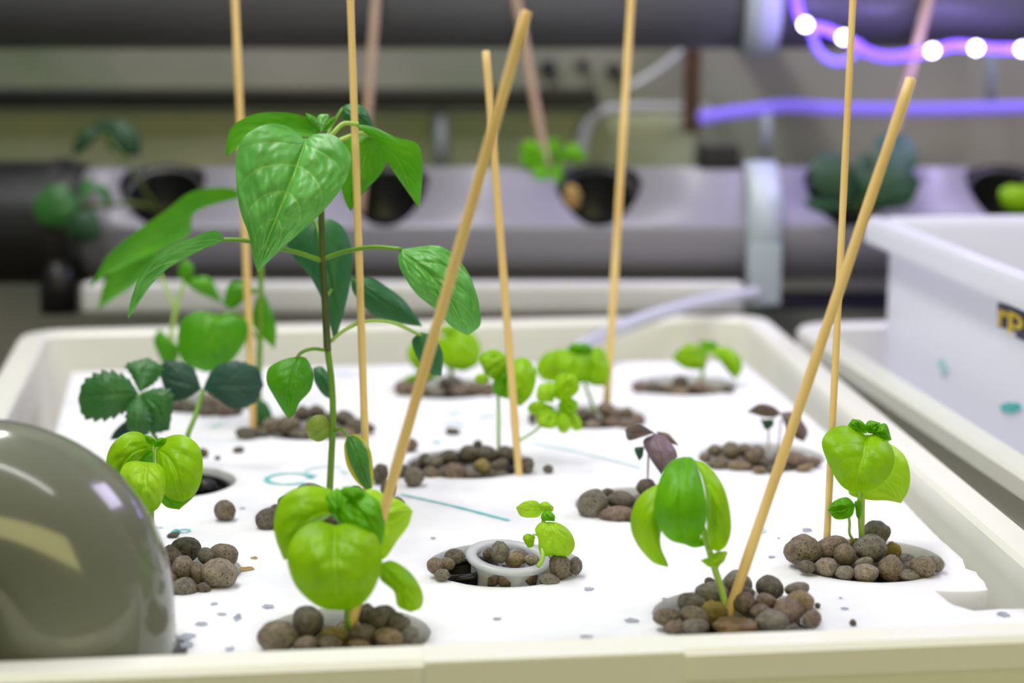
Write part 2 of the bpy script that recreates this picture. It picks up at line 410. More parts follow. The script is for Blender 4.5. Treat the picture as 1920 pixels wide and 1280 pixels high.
for v in bm.verts:
    if v not in topv: v.co.z = -.026
bmesh.ops.recalc_face_normals(bm, faces=bm.faces[:])
raft_c = (HP['I'].x, HP['I'].y, -.026)
raft = empty('foam_raft', raft_c, 'white foam raft with round planting holes floating inside the ivory tank', 'raft')
put('foam_board', bm, 'foam', raft, False)
# ink strokes and scuffs lie flat on the foam
def flat_strip(name, pxs, wpx, mat, z=.0003, n=24, jit=.3):
    c = catmull([PZ(x, y, z) for x, y in pxs], n); v, f = [], []
    for i, p in enumerate(c):
        t = (c[min(n-1, i+1)]-c[max(0, i-1)]).normalized(); s = Vector((-t.y, t.x, 0))
        ww = wpx*depth(p)/F/2*(1+jit*(R.random()-.5)*2); v += [p+s*ww, p-s*ww]
    for i in range(n-1): f.append((2*i, 2*i+1, 2*i+3, 2*i+2))
    return put(name, mesh(name, v, f), mat, raft, False)
flat_strip('ink_line', [(752, 926), (850, 948), (955, 975)], 9, 'ink')
flat_strip('ink_line', [(1000, 829), (1100, 850), (1200, 876)], 7, 'ink_pale')
def ring_px(cx, cy, rx, a0, a1, w, mat):
    c = PZ(cx, cy); r = rx*depth(c)/F; pts = []
    v, f = [], []; n = 28
    for i in range(n):
        a = a0+(a1-a0)*i/(n-1); ww = w*depth(c)/F/2*(.6+.8*R.random())
        for q in (-1, 1): v.append(c+Vector((math.cos(a)*(r+q*ww), math.sin(a)*(r+q*ww), .0003)))
    for i in range(n-1): f.append((2*i, 2*i+1, 2*i+3, 2*i+2))
    put('ink_ring', mesh('ink_ring', v, f), mat, raft, False)
ring_px(542, 898, 42, 0, 5.6, 9, 'ink'); ring_px(612, 884, 38, .9, 4.4, 6, 'ink_pale')
ring_px(345, 996, 11, 0, 6.28, 6, 'ink'); flat_strip('ink_line', [(322, 998), (330, 992), (336, 999)], 7, 'ink')
flat_strip('ink_line', [(288, 988), (306, 988)], 8, 'ink_pale')
for pts in ([(812, 826), (824, 830)], [(836, 796), (852, 792), (866, 798)], [(900, 782), (924, 778)], [(575, 895), (590, 890)], [(688, 904), (706, 906)],
            [(640, 882), (650, 886)], [(395, 800), (420, 794)], [(628, 700), (680, 706)], [(840, 774), (860, 772)]):
    flat_strip('ink_mark', pts, 9, 'ink' if len(pts) == 2 and pts[0][0] in (812, 575) else 'ink_pale', n=8)
def blot(px, py, wpx, hpx, mat, name='scuff'):
    c = PZ(px, py, .0003); d = depth(c)/F; n = 14; v = [c]; f = []
    for i in range(n):
        a = 2*PI*i/n; k = .65+.5*R.random()
        v.append(c+Vector((math.cos(a)*wpx*d/2*k, math.sin(a)*hpx*d/2/.29*k, 0)))
    for i in range(n): f.append((0, 1+i, 1+(i+1) % n))
    put(name, mesh(name, v, f), mat, raft, False)
for b in [(378, 1168, 26, 8), (417, 1150, 20, 5), (402, 1131, 15, 5), (446, 1156, 16, 12), (430, 1216, 20, 8), (455, 952, 12, 4), (812, 1008, 10, 5), (1104, 1103, 20, 7), (1102, 1193, 32, 8),
          (1184, 1162, 28, 8), (1512, 993, 22, 8), (1446, 1043, 14, 4), (1584, 1140, 20, 5), (1882, 1151, 24, 9), (932, 1159, 18, 4), (350, 1192, 34, 14), (348, 1208, 28, 12), (1246, 1122, 12, 4), (1576, 1120, 8, 3), (1460, 1008, 6, 3)]:
    blot(*b, 'scuff')
blot(460, 1066, 34, 9, 'stain', 'stain'); blot(477, 1045, 14, 5, 'stain', 'stain'); blot(503, 1136, 24, 9, 'scuff', 'stain'); blot(1430, 994, 14, 10, 'ink_pale')

# ------------------------------------------------------------------ black net pots sunk in the holes
def lathe(prof, n=40):
    v, f = [], []
    for r, z in prof:
        for k in range(n): v.append((math.cos(2*PI*k/n)*r, math.sin(2*PI*k/n)*r, z))
    for i in range(len(prof)-1):
        for k in range(n): f.append((i*n+k, i*n+(k+1) % n, (i+1)*n+(k+1) % n, (i+1)*n+k))
    f.append(tuple(range((len(prof)-1)*n, len(prof)*n)))
    return v, f
WHERE = {'A': 'the front basil', 'B': 'the leaning stick basil', 'C': 'the elbow side basil', 'D': 'the milky cup', 'E': 'the broken corner basil', 'F': 'the tall pepper',
         'G': 'the nearer purple seedling', 'H': 'the serrated strawberry', 'I': 'the short stick', 'J': 'the side wall purple seedling', 'K': 'the second pepper',
         'L': 'the midway bushy basil', 'M': 'the pale pepper seedling', 'N': 'the back wall basil', 'O': 'the back corner basil'}
potv, potf = lathe([(.0285, 0), (.0292, -.0015), (.0275, -.003), (.0272, -.0015), (.0250, -.006), (.0215, -.045), (.0001, -.0452)])
pot_me = mesh('net_pot', potv, potf)
def net_pot(k, dz=-.006, sc=1., off=(0, 0), tilt=(0, 0), ringtone=None):
    o = empty('net_pot', HP[k]+Vector((off[0], off[1], dz-.0452*sc)), 'black net pot sunk in the raft hole with '+WHERE[k], 'pot', 'black net pots in the raft')
    c = put('pot_body', pot_me, 'black', None, True); c.parent = o; c.location = (0, 0, .0452*sc); c.scale = (sc, sc, sc); c.rotation_euler = (tilt[0], tilt[1], 0)
    rb = tube_mesh('pot_rim', [Vector((math.cos(2*PI*i/40), math.sin(2*PI*i/40), 0))*.0282*sc for i in range(41)], .0012, 8, False)
    r = put('pot_rim', rb, 'black'); r.parent = o; r.location = (0, 0, .0455*sc); r.rotation_euler = c.rotation_euler
for k in HP:
    if k == 'D': net_pot(k, -.010, .97)
    elif k == 'I': net_pot(k, -.0025, .97)
    elif k == 'H': net_pot(k, -.004, .95)
    else: net_pot(k, -.009, .97)

# ------------------------------------------------------------------ clay pebbles, every one a thing
def pebble_mesh(seed, rough):
    bm = bmesh.new(); bmesh.ops.create_icosphere(bm, subdivisions=3, radius=1)
    for v in bm.verts:
        q = v.co*1.0; s = Vector((seed*3.7, seed*1.3, seed*7.1))
        k = 1+.16*noise.noise(q*.9+s)+.06*rough*noise.noise(q*2.6+s)+.02*noise.noise(q*7+s)
        v.co = q*k
    me = bpy.data.meshes.new('clay_pebble'); bm.to_mesh(me); bm.free()
    me.materials.append(M['clay']); me.polygons.foreach_set('use_smooth', [True]*len(me.polygons)); return me
PM = [pebble_mesh(i, .6+.25*(i % 4)) for i in range(9)]
TONE = {'b': (118, 100, 80), 'g': (112, 108, 98), 'd': (70, 64, 58), 'r': (116, 88, 78), 'p': (150, 134, 118), 't': (146, 120, 80), 'y': (150, 130, 54), 'k': (52, 48, 50)}
PEB = {   # hole: centre, size and tone of every pebble the photograph shows, and its own words
 'D': [(852, 1043, 38, 28, 'd', 'dark round clay pebble behind the black pot in the milky cup hole'), (816, 1061, 29, 31, 'b', 'speckled clay pebble at the tip of the milky cup hole, away from seedling'),
       (838, 1057, 30, 25, 'b', ''), (829, 1078, 29, 23, 'g', 'small speckled pebble touching the black pot rim by the milky cup'),
       (1050, 1061, 43, 45, 'b', 'large speckled pebble under the seedling leaf outside the milky cup'), (1079, 1060, 26, 33, 'g', 'grey pebble at the rim beyond the seedling leaf of the milky cup'), (1029, 1086, 39, 21, 'g', 'flat grey pebble low beside the milky cup leg')],
 'E': [(1505, 1031, 70, 55, 'b', 'biggest smooth brown pebble at the stick end of the broken corner hole'), (1559, 1026, 62, 40, 'r', 'dark reddish oval pebble at the foot of the upright stick, broken corner hole'),
       (1512, 1062, 34, 24, 'd', 'small dark pebble under the biggest pebble of the broken corner hole'), (1550, 1063, 39, 35, 'p', 'pale pitted pebble with a black hole, broken corner hole front'), (1584, 1040, 39, 43, 'b', 'round brown pebble in front of the thin basil stem, broken corner hole'),
       (1584, 1075, 35, 29, 'g', 'greenish grey pebble beside the pinkish one, broken corner hole'), (1624, 1074, 50, 35, 'p', 'pinkish pale pebble at the front rim of the broken corner hole'), (1633, 1027, 62, 49, 'g', 'large pitted grey pebble in the middle of the broken corner heap'),
       (1643, 999, 54, 47, 'd', 'topmost dark knobby pebble on the broken corner heap'), (1670, 1065, 46, 48, 'b', 'olive brown pebble below the yellow plug, broken corner hole'), (1620, 1056, 34, 22, 'g', ''), (1703, 1078, 39, 19, 'g', 'flat grey pebble half sunk at the front rim of the broken corner hole'),
       (1731, 1062, 46, 37, 'b', 'speckled brown pebble lying apart in the broken corner hole'), (1752, 1057, 33, 31, 'g', 'dark pitted pebble at the raft edge end of the broken corner hole')],
 'B': [(1248, 1157, 46, 32, 'b', 'olive brown pebble at the far end of the leaning stick hole'), (1297, 1129, 58, 34, 'd', 'long dark smooth pebble at the back of the leaning stick hole'), (1336, 1111, 64, 38, 'g', 'dark grey pitted pebble just behind the lime basil stem'),
       (1330, 1090, 21, 16, 'k', 'tiny black crumb of clay behind the lime basil stem'), (1381, 1094, 55, 49, 'g', 'round grey pebble directly behind the leaning stick foot'), (1398, 1115, 34, 28, 'd', ''), (1443, 1101, 52, 47, 'k', 'blackish broken pebble standing high in the leaning stick heap'),
       (1495, 1104, 46, 26, 'g', 'flat grey pebble behind the tan one in the leaning stick heap'), (1500, 1129, 52, 46, 't', 'tan egg shaped pebble in the leaning stick heap'), (1396, 1131, 42, 42, 'r', 'reddish brown pebble touching the leaning stick'), (1437, 1127, 42, 30, 'r', ''), (1427, 1147, 40, 28, 'r', 'small rusty pebble between the stick and the big chipped one'),
       (1477, 1145, 58, 46, 'r', 'brown pitted pebble behind the big chipped grey one'), (1445, 1164, 62, 40, 'g', 'big chipped grey pebble against the tank lip, leaning stick hole'), (1522, 1161, 34, 33, 'r', 'dark brown broken pebble at the end of the leaning stick hole'),
       (1301, 1155, 56, 36, 'b', ''), (1303, 1175, 52, 30, 'g', 'greenish pebble against the tank lip, leaning stick hole'), (1263, 1175, 33, 26, 'b', '')],
 'A': [(521, 1194, 73, 56, 'b', 'largest olive brown pebble at the outer end of the front basil hole'), (578, 1165, 64, 60, 'd', 'large dark round pebble standing proud below the front basil leaf'), (575, 1207, 44, 30, 'b', ''), (619, 1206, 46, 28, 'b', ''),
       (688, 1153, 40, 42, 'd', 'dark pebble just behind the foot of the crossing stick'), (717, 1160, 54, 50, 'd', 'dark olive pebble at the top of the front basil heap'), (746, 1170, 38, 44, 'd', ''), (680, 1187, 47, 33, 'b', 'brown pebble beside the foot of the crossing stick'),
       (730, 1195, 56, 37, 't', 'tan pebble with a chipped face against the tank lip, front basil hole'), (675, 1209, 40, 18, 't', ''), (761, 1167, 21, 24, 'g', ''), (769, 1190, 33, 33, 'g', 'grey pebble at the inner end of the front basil hole'), (783, 1203, 28, 18, 'g', '')],
 'C': [(319, 1046, 42, 46, 'r', 'dark brown pebble half hidden by the grey elbow'), (348, 1031, 56, 49, 'd', 'smooth dark egg shaped pebble at the top beside the grey elbow'), (386, 1042, 32, 32, 'g', ''), (420, 1041, 52, 44, 'b', 'speckled pebble behind the largest one beside the grey elbow'),
       (411, 1075, 68, 56, 'p', 'largest speckled pebble lying on the foam rim beside the grey elbow'), (344, 1065, 42, 45, 'p', 'pale speckled pebble in the middle of the heap beside the grey elbow'), (371, 1076, 28, 38, 'b', ''), (346, 1102, 49, 37, 'g', 'grey pitted pebble lowest beside the grey elbow'),
       (319, 1088, 24, 32, 'r', ''), (381, 1101, 27, 18, 'k', 'small black wet crumb under the largest pebble by the elbow')],
 'F': [(501, 974, 42, 41, 'd', 'dark pebble on the foam at the outer end of the pepper hole'), (518, 957, 24, 24, 'd', ''), (537, 942, 30, 26, 'd', ''), (584, 923, 50, 36, 'g', 'grey pebble showing above the front basil, pepper hole'), (593, 968, 40, 34, 'd', ''), (560, 955, 40, 32, 'd', ''), (640, 935, 40, 30, 'd', ''), (668, 921, 26, 20, 'd', ''),
       (745, 941, 26, 18, 'd', '')],
 'G': [(1111, 946, 55, 56, 'g', 'big grey pebble with a pinhole at the outer end of the purple seedling hole'), (1163, 937, 52, 34, 'd', 'dark flat pebble behind two others, purple seedling hole'), (1156, 966, 62, 34, 'r', 'pinkish brown pebble at the front rim of the purple seedling hole'), (1139, 924, 24, 18, 'd', ''), (1212, 914, 38, 33, 'd', 'dark pebble at the foot of the purple seedling stem'), (1250, 930, 44, 36, 'b', ''), (1215, 955, 44, 36, 'b', '')],
 'I': [(776, 894, 38, 36, 'g', 'dark grey pebble spilled on the foam between the crossing stick and black pot'), (778, 872, 19, 17, 'd', ''), (795, 861, 20, 24, 'd', ''), (808, 888, 33, 27, 'b', ''), (814, 866, 33, 24, 'g', ''), (842, 858, 36, 30, 'k', 'black wet pebble at the back of the short stick hole'), (852, 888, 44, 41, 'r', 'round reddish brown pebble in front of the black pot, short stick hole'),
       (881, 850, 41, 33, 'd', ''), (896, 832, 18, 16, 'd', ''), (913, 850, 44, 28, 'd', ''), (904, 874, 32, 27, 'y', 'yellow green pebble in the black pot beside the short stick'), (937, 871, 32, 20, 'd', ''), (948, 850, 33, 30, 'd', ''), (989, 873, 24, 32, 'd', 'dark upright pebble just beyond the short stick foot'),
       (753, 882, 28, 26, 'd', ''), (713, 889, 30, 38, 'd', 'dark pebble on the foam just behind the crossing stick'), (728, 917, 30, 32, 'r', 'brown pebble on the foam in front of the crossing stick, by the yellow rimmed leaf')],
 'J': [(1340, 844, 28, 23, 'b', ''), (1371, 845, 38, 34, 'b', 'tall brown pebble on top of the side wall seedling heap'), (1396, 844, 28, 24, 'b', ''), (1414, 857, 36, 33, 'r', ''), (1421, 845, 27, 20, 'd', ''), (1346, 869, 36, 22, 'b', ''), (1387, 875, 44, 24, 't', 'pale tan pebble at the front rim, side wall seedling hole'), (1424, 881, 28, 14, 't', ''), (1451, 879, 28, 17, 'd', ''), (1322, 858, 22, 18, 'b', ''),
       (1492, 862, 52, 30, 'r', 'large dull reddish pebble behind the leaning stick, side wall seedling hole'), (1524, 866, 30, 19, 'r', ''), (1509, 877, 32, 14, 't', ''), (1436, 868, 26, 20, 'd', '')],
 'K': [(461, 812, 37, 23, 'd', 'dark pebble on the foam beside the blurred second pepper hole'), (488, 812, 32, 22, 'd', ''), (510, 798, 38, 30, 'b', ''), (543, 797, 46, 38, 'b', ''), (567, 814, 46, 26, 'd', ''), (593, 772, 34, 27, 'd', ''), (567, 775, 36, 28, 'd', ''), (602, 808, 38, 28, 'b', ''), (647, 784, 40, 30, 'd', ''), (667, 798, 36, 28, 'd', ''), (692, 803, 24, 18, 'd', ''), (648, 813, 40, 24, 'b', ''), (620, 785, 34, 26, 'd', '')],
 'L': [(1092, 778, 30, 24, 'k', ''), (1136, 767, 36, 26, 'b', ''), (1176, 773, 22, 20, 'b', ''), (1156, 778, 30, 24, 'r', ''), (1196, 786, 27, 19, 'r', ''), (1150, 793, 36, 20, 'r', ''), (1112, 797, 33, 17, 'p', ''), (1180, 794, 32, 18, 'r', ''), (998, 784, 17, 20, 'd', 'dark pebble at the outer rim, upright stick hole'), (1060, 785, 30, 22, 'd', ''), (1030, 786, 30, 22, 'd', '')],
 'M': [(334, 760, 34, 28, 'd', ''), (356, 768, 34, 22, 'd', ''), (390, 752, 36, 28, 'b', ''), (421, 767, 40, 26, 'r', ''), (443, 768, 24, 20, 'r', ''), (385, 770, 36, 20, 'd', '')],
 'N': [(757, 727, 36, 30, 'r', ''), (786, 731, 34, 28, 'b', ''), (817, 737, 36, 24, 'g', ''), (852, 720, 33, 30, 'k', ''), (861, 735, 36, 24, 'r', ''), (890, 728, 34, 26, 'b', ''), (913, 730, 32, 26, 'r', ''), (837, 716, 28, 22, 'd', '')],
 'O': [(1198, 725, 28, 19, 'r', ''), (1226, 727, 33, 22, 'd', ''), (1276, 715, 30, 24, 'd', ''), (1276, 734, 32, 17, 't', ''), (1311, 726, 32, 22, 'r', ''), (1332, 733, 30, 16, 'b', ''), (1256, 730, 30, 20, 'b', ''), (1365, 730, 24, 17, 'd', '')],
}
EXTRA = {'D': [(919, 1084, 40, 34, 'r', 'reddish clay pebble showing through the milky cup window'), (952, 1085, 42, 32, 't', 'tan clay pebble showing through the milky cup window'), (995, 1083, 22, 28, 'y', 'yellowish pebble behind the narrow side window of the milky cup'),
    (937, 1035, 36, 41, 'g', 'tallest speckled pebble standing inside the milky cup'), (915, 1038, 20, 24, 'b', 'small pebble beside the tallest one inside the milky cup'), (965, 1050, 36, 27, 't', 'speckled tan pebble at the front inside the milky cup'), (975, 1043, 32, 28, 'g', 'grey pebble behind the tan one inside the milky cup'),
               (997, 1050, 28, 22, 'p', 'pale pebble beside the seedling foot inside the milky cup')]}
LOOSE = [(422, 957, 39, 41, 'b', 'lone brown pebble on bare foam between two basils, beside the dark pot'), (769, 835, 30, 26, 'r', 'lone reddish pebble on the foam behind the crossing stick'), (849, 808, 30, 13, 'd', 'flat dark pebble alone on the foam with a teal mark'),
         (1028, 879, 20, 17, 'd', 'small dark pebble alone on the foam beyond the short stick'), (1533, 1135, 11, 11, 'k', 'black crumb of clay on the foam beside the leaning stick hole'), (1599, 1167, 13, 13, 'k', 'black crumb of clay on the foam near the tank lip'),
         (325, 1003, 24, 10, 'k', 'flat dark chip of clay on the foam beside the elbow and ink'), (447, 843, 22, 12, 'd', 'dark crumb on the foam in front of the second pepper hole'), (408, 858, 11, 8, 'd', 'tiny crumb on the foam behind the elbow side basil'), (380, 849, 22, 18, 'd', 'dark pebble on the foam just behind the elbow side basil')]
items = []
def place(px, py, w, h, k, mode):
    d0 = depth(HP[k]) if k else depth(PZ(px, py)); hz = h*d0/F/2; wr = w*d0/F/2
    if mode == 'loose':
        return PZ(px, py, hz*.86), wr, hz
    c = HP[k]; best = None
    for i in range(57):
        t = -.86+i*.022
        Y = c.y+t*HR; p = PY(px, py, Y)
        zt = -.0025+.010*(1-t*t) if mode == 'hole' else 0
        e = abs(p.z-zt)
        if best is None or e < best[0]: best = (e, p, t)
    p = best[1]
    if p.z > .022: p = PZ(px, py, .022)
    return p, wr, hz
for k, lst in PEB.items():
    for it in lst:
        px, py, w, h, tone, lab = it
        c = HP[k]; q = PZ(px, py, .004)
        out = abs(q.x-c.x) > HR*1.02 or (q-c).to_2d().length > HR*1.35
        p, wr, hz = place(px, py, w, h, k, 'loose' if out else 'hole')
        items.append([p, wr, hz, tone, lab, k, py, out])
for px, py, w, h, tone, lab in LOOSE:
    p, wr, hz = place(px, py, w, h, None, 'loose'); items.append([p, wr, hz, tone, lab, None, py, True])
# let neighbours settle apart along their own sight depth
CAMP = Vector((0, 0, CAMH))
for _ in range(40):
    for i in range(len(items)):
        a = items[i]
        for j in range(i+1, len(items)):
            b = items[j]
            d = b[0]-a[0]
            rs = (min(a[1], a[2])+min(b[1], b[2]))*.92
            if d.length < rs and abs(d.x) < rs:
                front, back = (a, b) if a[6] > b[6] else (b, a)
                s = (rs-d.length)*.25
                for it, sg in ((front, -1), (back, 1)):
                    if it[7]: continue
                    r = (it[0]-CAMP).normalized(); it[0] = it[0]+r*s*sg
def pebble(p, wr, hz, tone, lab, k, i):
    o = bpy.data.objects.new('clay_pebble', PM[i % len(PM)]); C.objects.link(o)
    o.location = p; dep = (wr+hz)/2
    o.scale = (wr*1.02, dep, hz*1.02)
    o.rotation_euler = (R.uniform(-.25, .25), R.uniform(-.2, .2), 0)
    t = TONE[tone]; f = R.uniform(.9, 1.1); o.color = lin(tuple(min(255, x*f) for x in t))
    return tag(o, lab, 'pebble', 'clay pebbles of '+WHERE[k] if k else 'loose clay pebbles on the foam')
ORD = 'first second third fourth fifth sixth seventh eighth ninth tenth eleventh twelfth thirteenth fourteenth fifteenth sixteenth seventeenth eighteenth'.split()
HUE = {'b': 'brown', 'g': 'grey', 'd': 'dark', 'r': 'reddish', 'p': 'pale', 't': 'tan', 'y': 'yellowish', 'k': 'black'}
for k, lst in PEB.items():                       # the less remarkable ones are told apart by counting along their heap
    mine = sorted((it for it in items if it[5] == k), key=lambda it: depth(it[0]) and it[0].x/depth(it[0]))
    for q, it in enumerate(mine):
        if not it[4]: it[4] = HUE[it[3]]+' pebble, '+ORD[q]+' from the left in the heap around '+WHERE[k]
for i, (p, wr, hz, tone, lab, k, py, out) in enumerate(items):
    pebble(p, wr, hz, tone, lab, k, i)
# the layer just below them, seen through the gaps
for k in HP:
    if k == 'H': continue
    n = 9 if k in 'ABCEG' else 7 if k in 'IJF' else 5
    if k == 'D': n = 3
    for i in range(n):
        a = -.35+(PI+.7)*i/max(1, n-1); rr = .0215 if i % 2 == 0 else .0170
        if k == 'D': a = -.3+i*.6; rr = .022
        p = HP[k]+Vector((math.cos(a)*rr, math.sin(a)*rr, -.0068 if k != 'I' else -.0115))
        s = R.uniform(.0056, .0070)
        o = pebble(p, s, s*.9, R.choice('bdgr'), 'shaded pebble, '+ORD[n-1-i]+' from left in lower layer around '+WHERE[k], k, R.randrange(9))
        o['group'] = 'lower layer pebbles around '+WHERE[k]
# damp growing plugs the seedlings stand in
def lump(name, px, py, w, h, k, mat, label, t=0.):
    d = depth(HP[k]); bm = bmesh.new(); bmesh.ops.create_icosphere(bm, subdivisions=4, radius=1)
    p = PY(px, py, HP[k].y+t*HR)
    for v in bm.verts:
        q = v.co.normalized(); kk = 1+.18*noise.noise(q*2.2+Vector((px, py, 0)))+.10*noise.noise(q*6)
        v.co = Vector((q.x*w*d/F/2, q.y*w*d/F/2*.8, q.z*h*d/F/2))*kk+p
    o = put(name, bm, mat); return tag(o, label, 'plug')
lump('growing_plug', 1335, 1150, 58, 46, 'B', 'moss', 'yellow brown growing plug at the foot of the lime basil stem', -.35)
M['wet'] = noisy('wet_medium', (126, 98, 50), (92, 70, 36), 160, .5, bump=.6, bscale=500)
lump('growing_plug', 1378, 1172, 84, 26, 'B', 'wet', 'damp yellow brown medium at the leaning stick foot', -.75)
lump('growing_plug', 1674, 1034, 32, 36, 'E', 'moss', 'yellow green plug behind the heap beside the broken raft corner', .2)
lump('growing_plug', 1606, 1022, 40, 26, 'E', 'moss', 'flat mossy plug under the basil stems beside the broken raft corner', .2)
lump('growing_plug', 626, 1193, 56, 36, 'A', 'moss', 'mossy plug under the front basil, against the tank lip', -.4)
lump('growing_plug', 385, 912, 44, 30, 'H', 'black', 'black wet plug in the nearly empty pot beside the basil', 0)

# ------------------------------------------------------------------ milky seedling cup in hole D
cupc = PD(953, 1042, .738)
cup = empty('seedling_cup', cupc-Vector((0, 0, .034)), 'milky white plastic net cup with windows standing in a raft hole', 'cup')
tl = Matrix.Translation(cupc) @ Euler((.10, .10, 0)).to_matrix().to_4x4()
v, f = lathe([(.0122, -.001), (.0126, .0004), (.0158, .0004), (.0163, -.0006), (.0160, -.0018), (.0150, -.0019), (.0142, -.0021), (.0130, -.0021)], 56)
f = f[:-1]; n = 56; m = 8
f += [((m-1)*n+k, (m-1)*n+(k+1) % n, (k+1) % n, k) for k in range(n)]
put('cup_rim', mesh('cup_rim', [tl @ Vector(p) for p in v], f), 'cup', cup)
for j in range(6):
    a0 = 2*PI*j/6-PI/2+.30; vv, ff = [], []
    rows = [(-.0019, .50, .0142), (-.0030, .36, .0141), (-.0052, .17, .0139), (-.028, .15, .0120), (-.033, .5, .0116)]
    for zz, ha, rr in rows:
        for sgn in (-1, -.33, .33, 1):
            for dr in (0, -.0010): vv.append(tl @ Vector((math.cos(a0+sgn*ha)*(rr+dr), math.sin(a0+sgn*ha)*(rr+dr), zz)))
    for i in range(4):
        for q in range(3):
            b0 = i*8+q*2; b1 = (i+1)*8+q*2
            ff += [(b0, b0+2, b1+2, b1), (b0+1, b1+1, b1+3, b0+3)]
        ff += [(i*8, (i+1)*8, (i+1)*8+1, i*8+1), (i*8+6, i*8+7, (i+1)*8+7, (i+1)*8+6)]
    put('cup_rib', mesh('cup_rib', vv, ff), 'cup', cup)
v, f = lathe([(.0115, -.033), (.0115, -.034), (.0001, -.034)], 32)
put('cup_base', mesh('cup_base', [tl @ Vector(p) for p in v], f), 'cup', cup)
for i, (px, py, w_, h_, tone, lab) in enumerate(EXTRA['D']):
    zt = cupc.z+(.003 if i == 3 else -.0015)
    p = PZ(px, py, zt); p.y = min(max(p.y, cupc.y-.006), cupc.y+.007); p = PY(px, py, cupc.y-.0062 if i < 3 else p.y)
    pebble(p, w_*.74/F/2, h_*.74/F/2, tone, lab, 'D', i+3)
# small black ring of the inner pot beside the cup
ring = [PZ(871, 1067, -.0022)+Vector((math.cos(2*PI*i/40)*.0118, math.sin(2*PI*i/40)*.0118, math.cos(2*PI*i/40)*.0012)) for i in range(41)]
pr = empty('inner_pot', PZ(871, 1067, -.0022)-Vector((0, 0, .03)), 'small black pot leaning beside the milky cup in the same hole', 'pot')
put('pot_rim', tube_mesh('pot_rim', ring, .0016, 10, False), 'black', pr)
vv = []; ff = []
for zz, sc in ((0, 1), (-.028, .8)):
    for p in ring[:-1]: vv.append(PZ(871, 1067, -.0022)+(p-PZ(871, 1067, -.0022))*sc+Vector((0, 0, zz)))
for k in range(40): ff.append((k, (k+1) % 40, 40+(k+1) % 40, 40+k))
ff.append(tuple(range(40, 80)))
put('pot_body', mesh('pot_body', vv, ff), 'black', pr)

# ------------------------------------------------------------------ bamboo sticks
def stick(a, b, z0, d1, dia, label, d0=0., mat='wood', group='bamboo sticks standing in the raft'):
    p = PD(a[0], a[1], z0+d1/1000); q = PD(b[0], b[1], z0+d0/1000)
    q = q+(q-p).normalized()*.006
    n = 24; pts = [p.lerp(q, i/(n-1)) for i in range(n)]
    rr = [dia/2*(1+.04*math.sin(i*1.7)) for i in range(n)]; rr[0] *= .72; rr.insert(1, dia/2); pts.insert(1, p.lerp(q, .002))
    o = put('bamboo_stick', tube_mesh('bamboo_stick', pts, rr, 12), mat)
    return tag(o, label, 'stick', group)
def dz(k, t=0): return depth(HP[k]+Vector((0, t*HR, 0)))
stick((438, -60), (475, 800), dz('K', -.3), 0, .0040, 'thin bamboo stick standing just behind the heart shaped pepper leaf')
stick((655, -60), (688, 930), dz('F', -.3), -10, .0032, 'straight bamboo stick beside the tall pepper stem')
stick((988, 20), (657, 1176), dz('A', -.2), -45, .0037, 'long leaning bamboo stick crossing over the shorter one, from the front basil')
stick((911, 95), (973, 890), dz('I', -.75), -8, .0036, 'short bamboo stick with its cut top below the crossing stick')
stick((1187, -60), (1137, 770), dz('L', .1), 0, .0042, 'upright bamboo stick in the bushy basil pot near the back')
stick((1602, -60), (1550, 1018), dz('E', .45), 20, .0029, 'upright bamboo stick behind the basil beside the broken raft corner')
stick((1709, 146), (1361, 1166), dz('B', -.25), -10, .0038, 'golden leaning bamboo stick crossing the upright one')

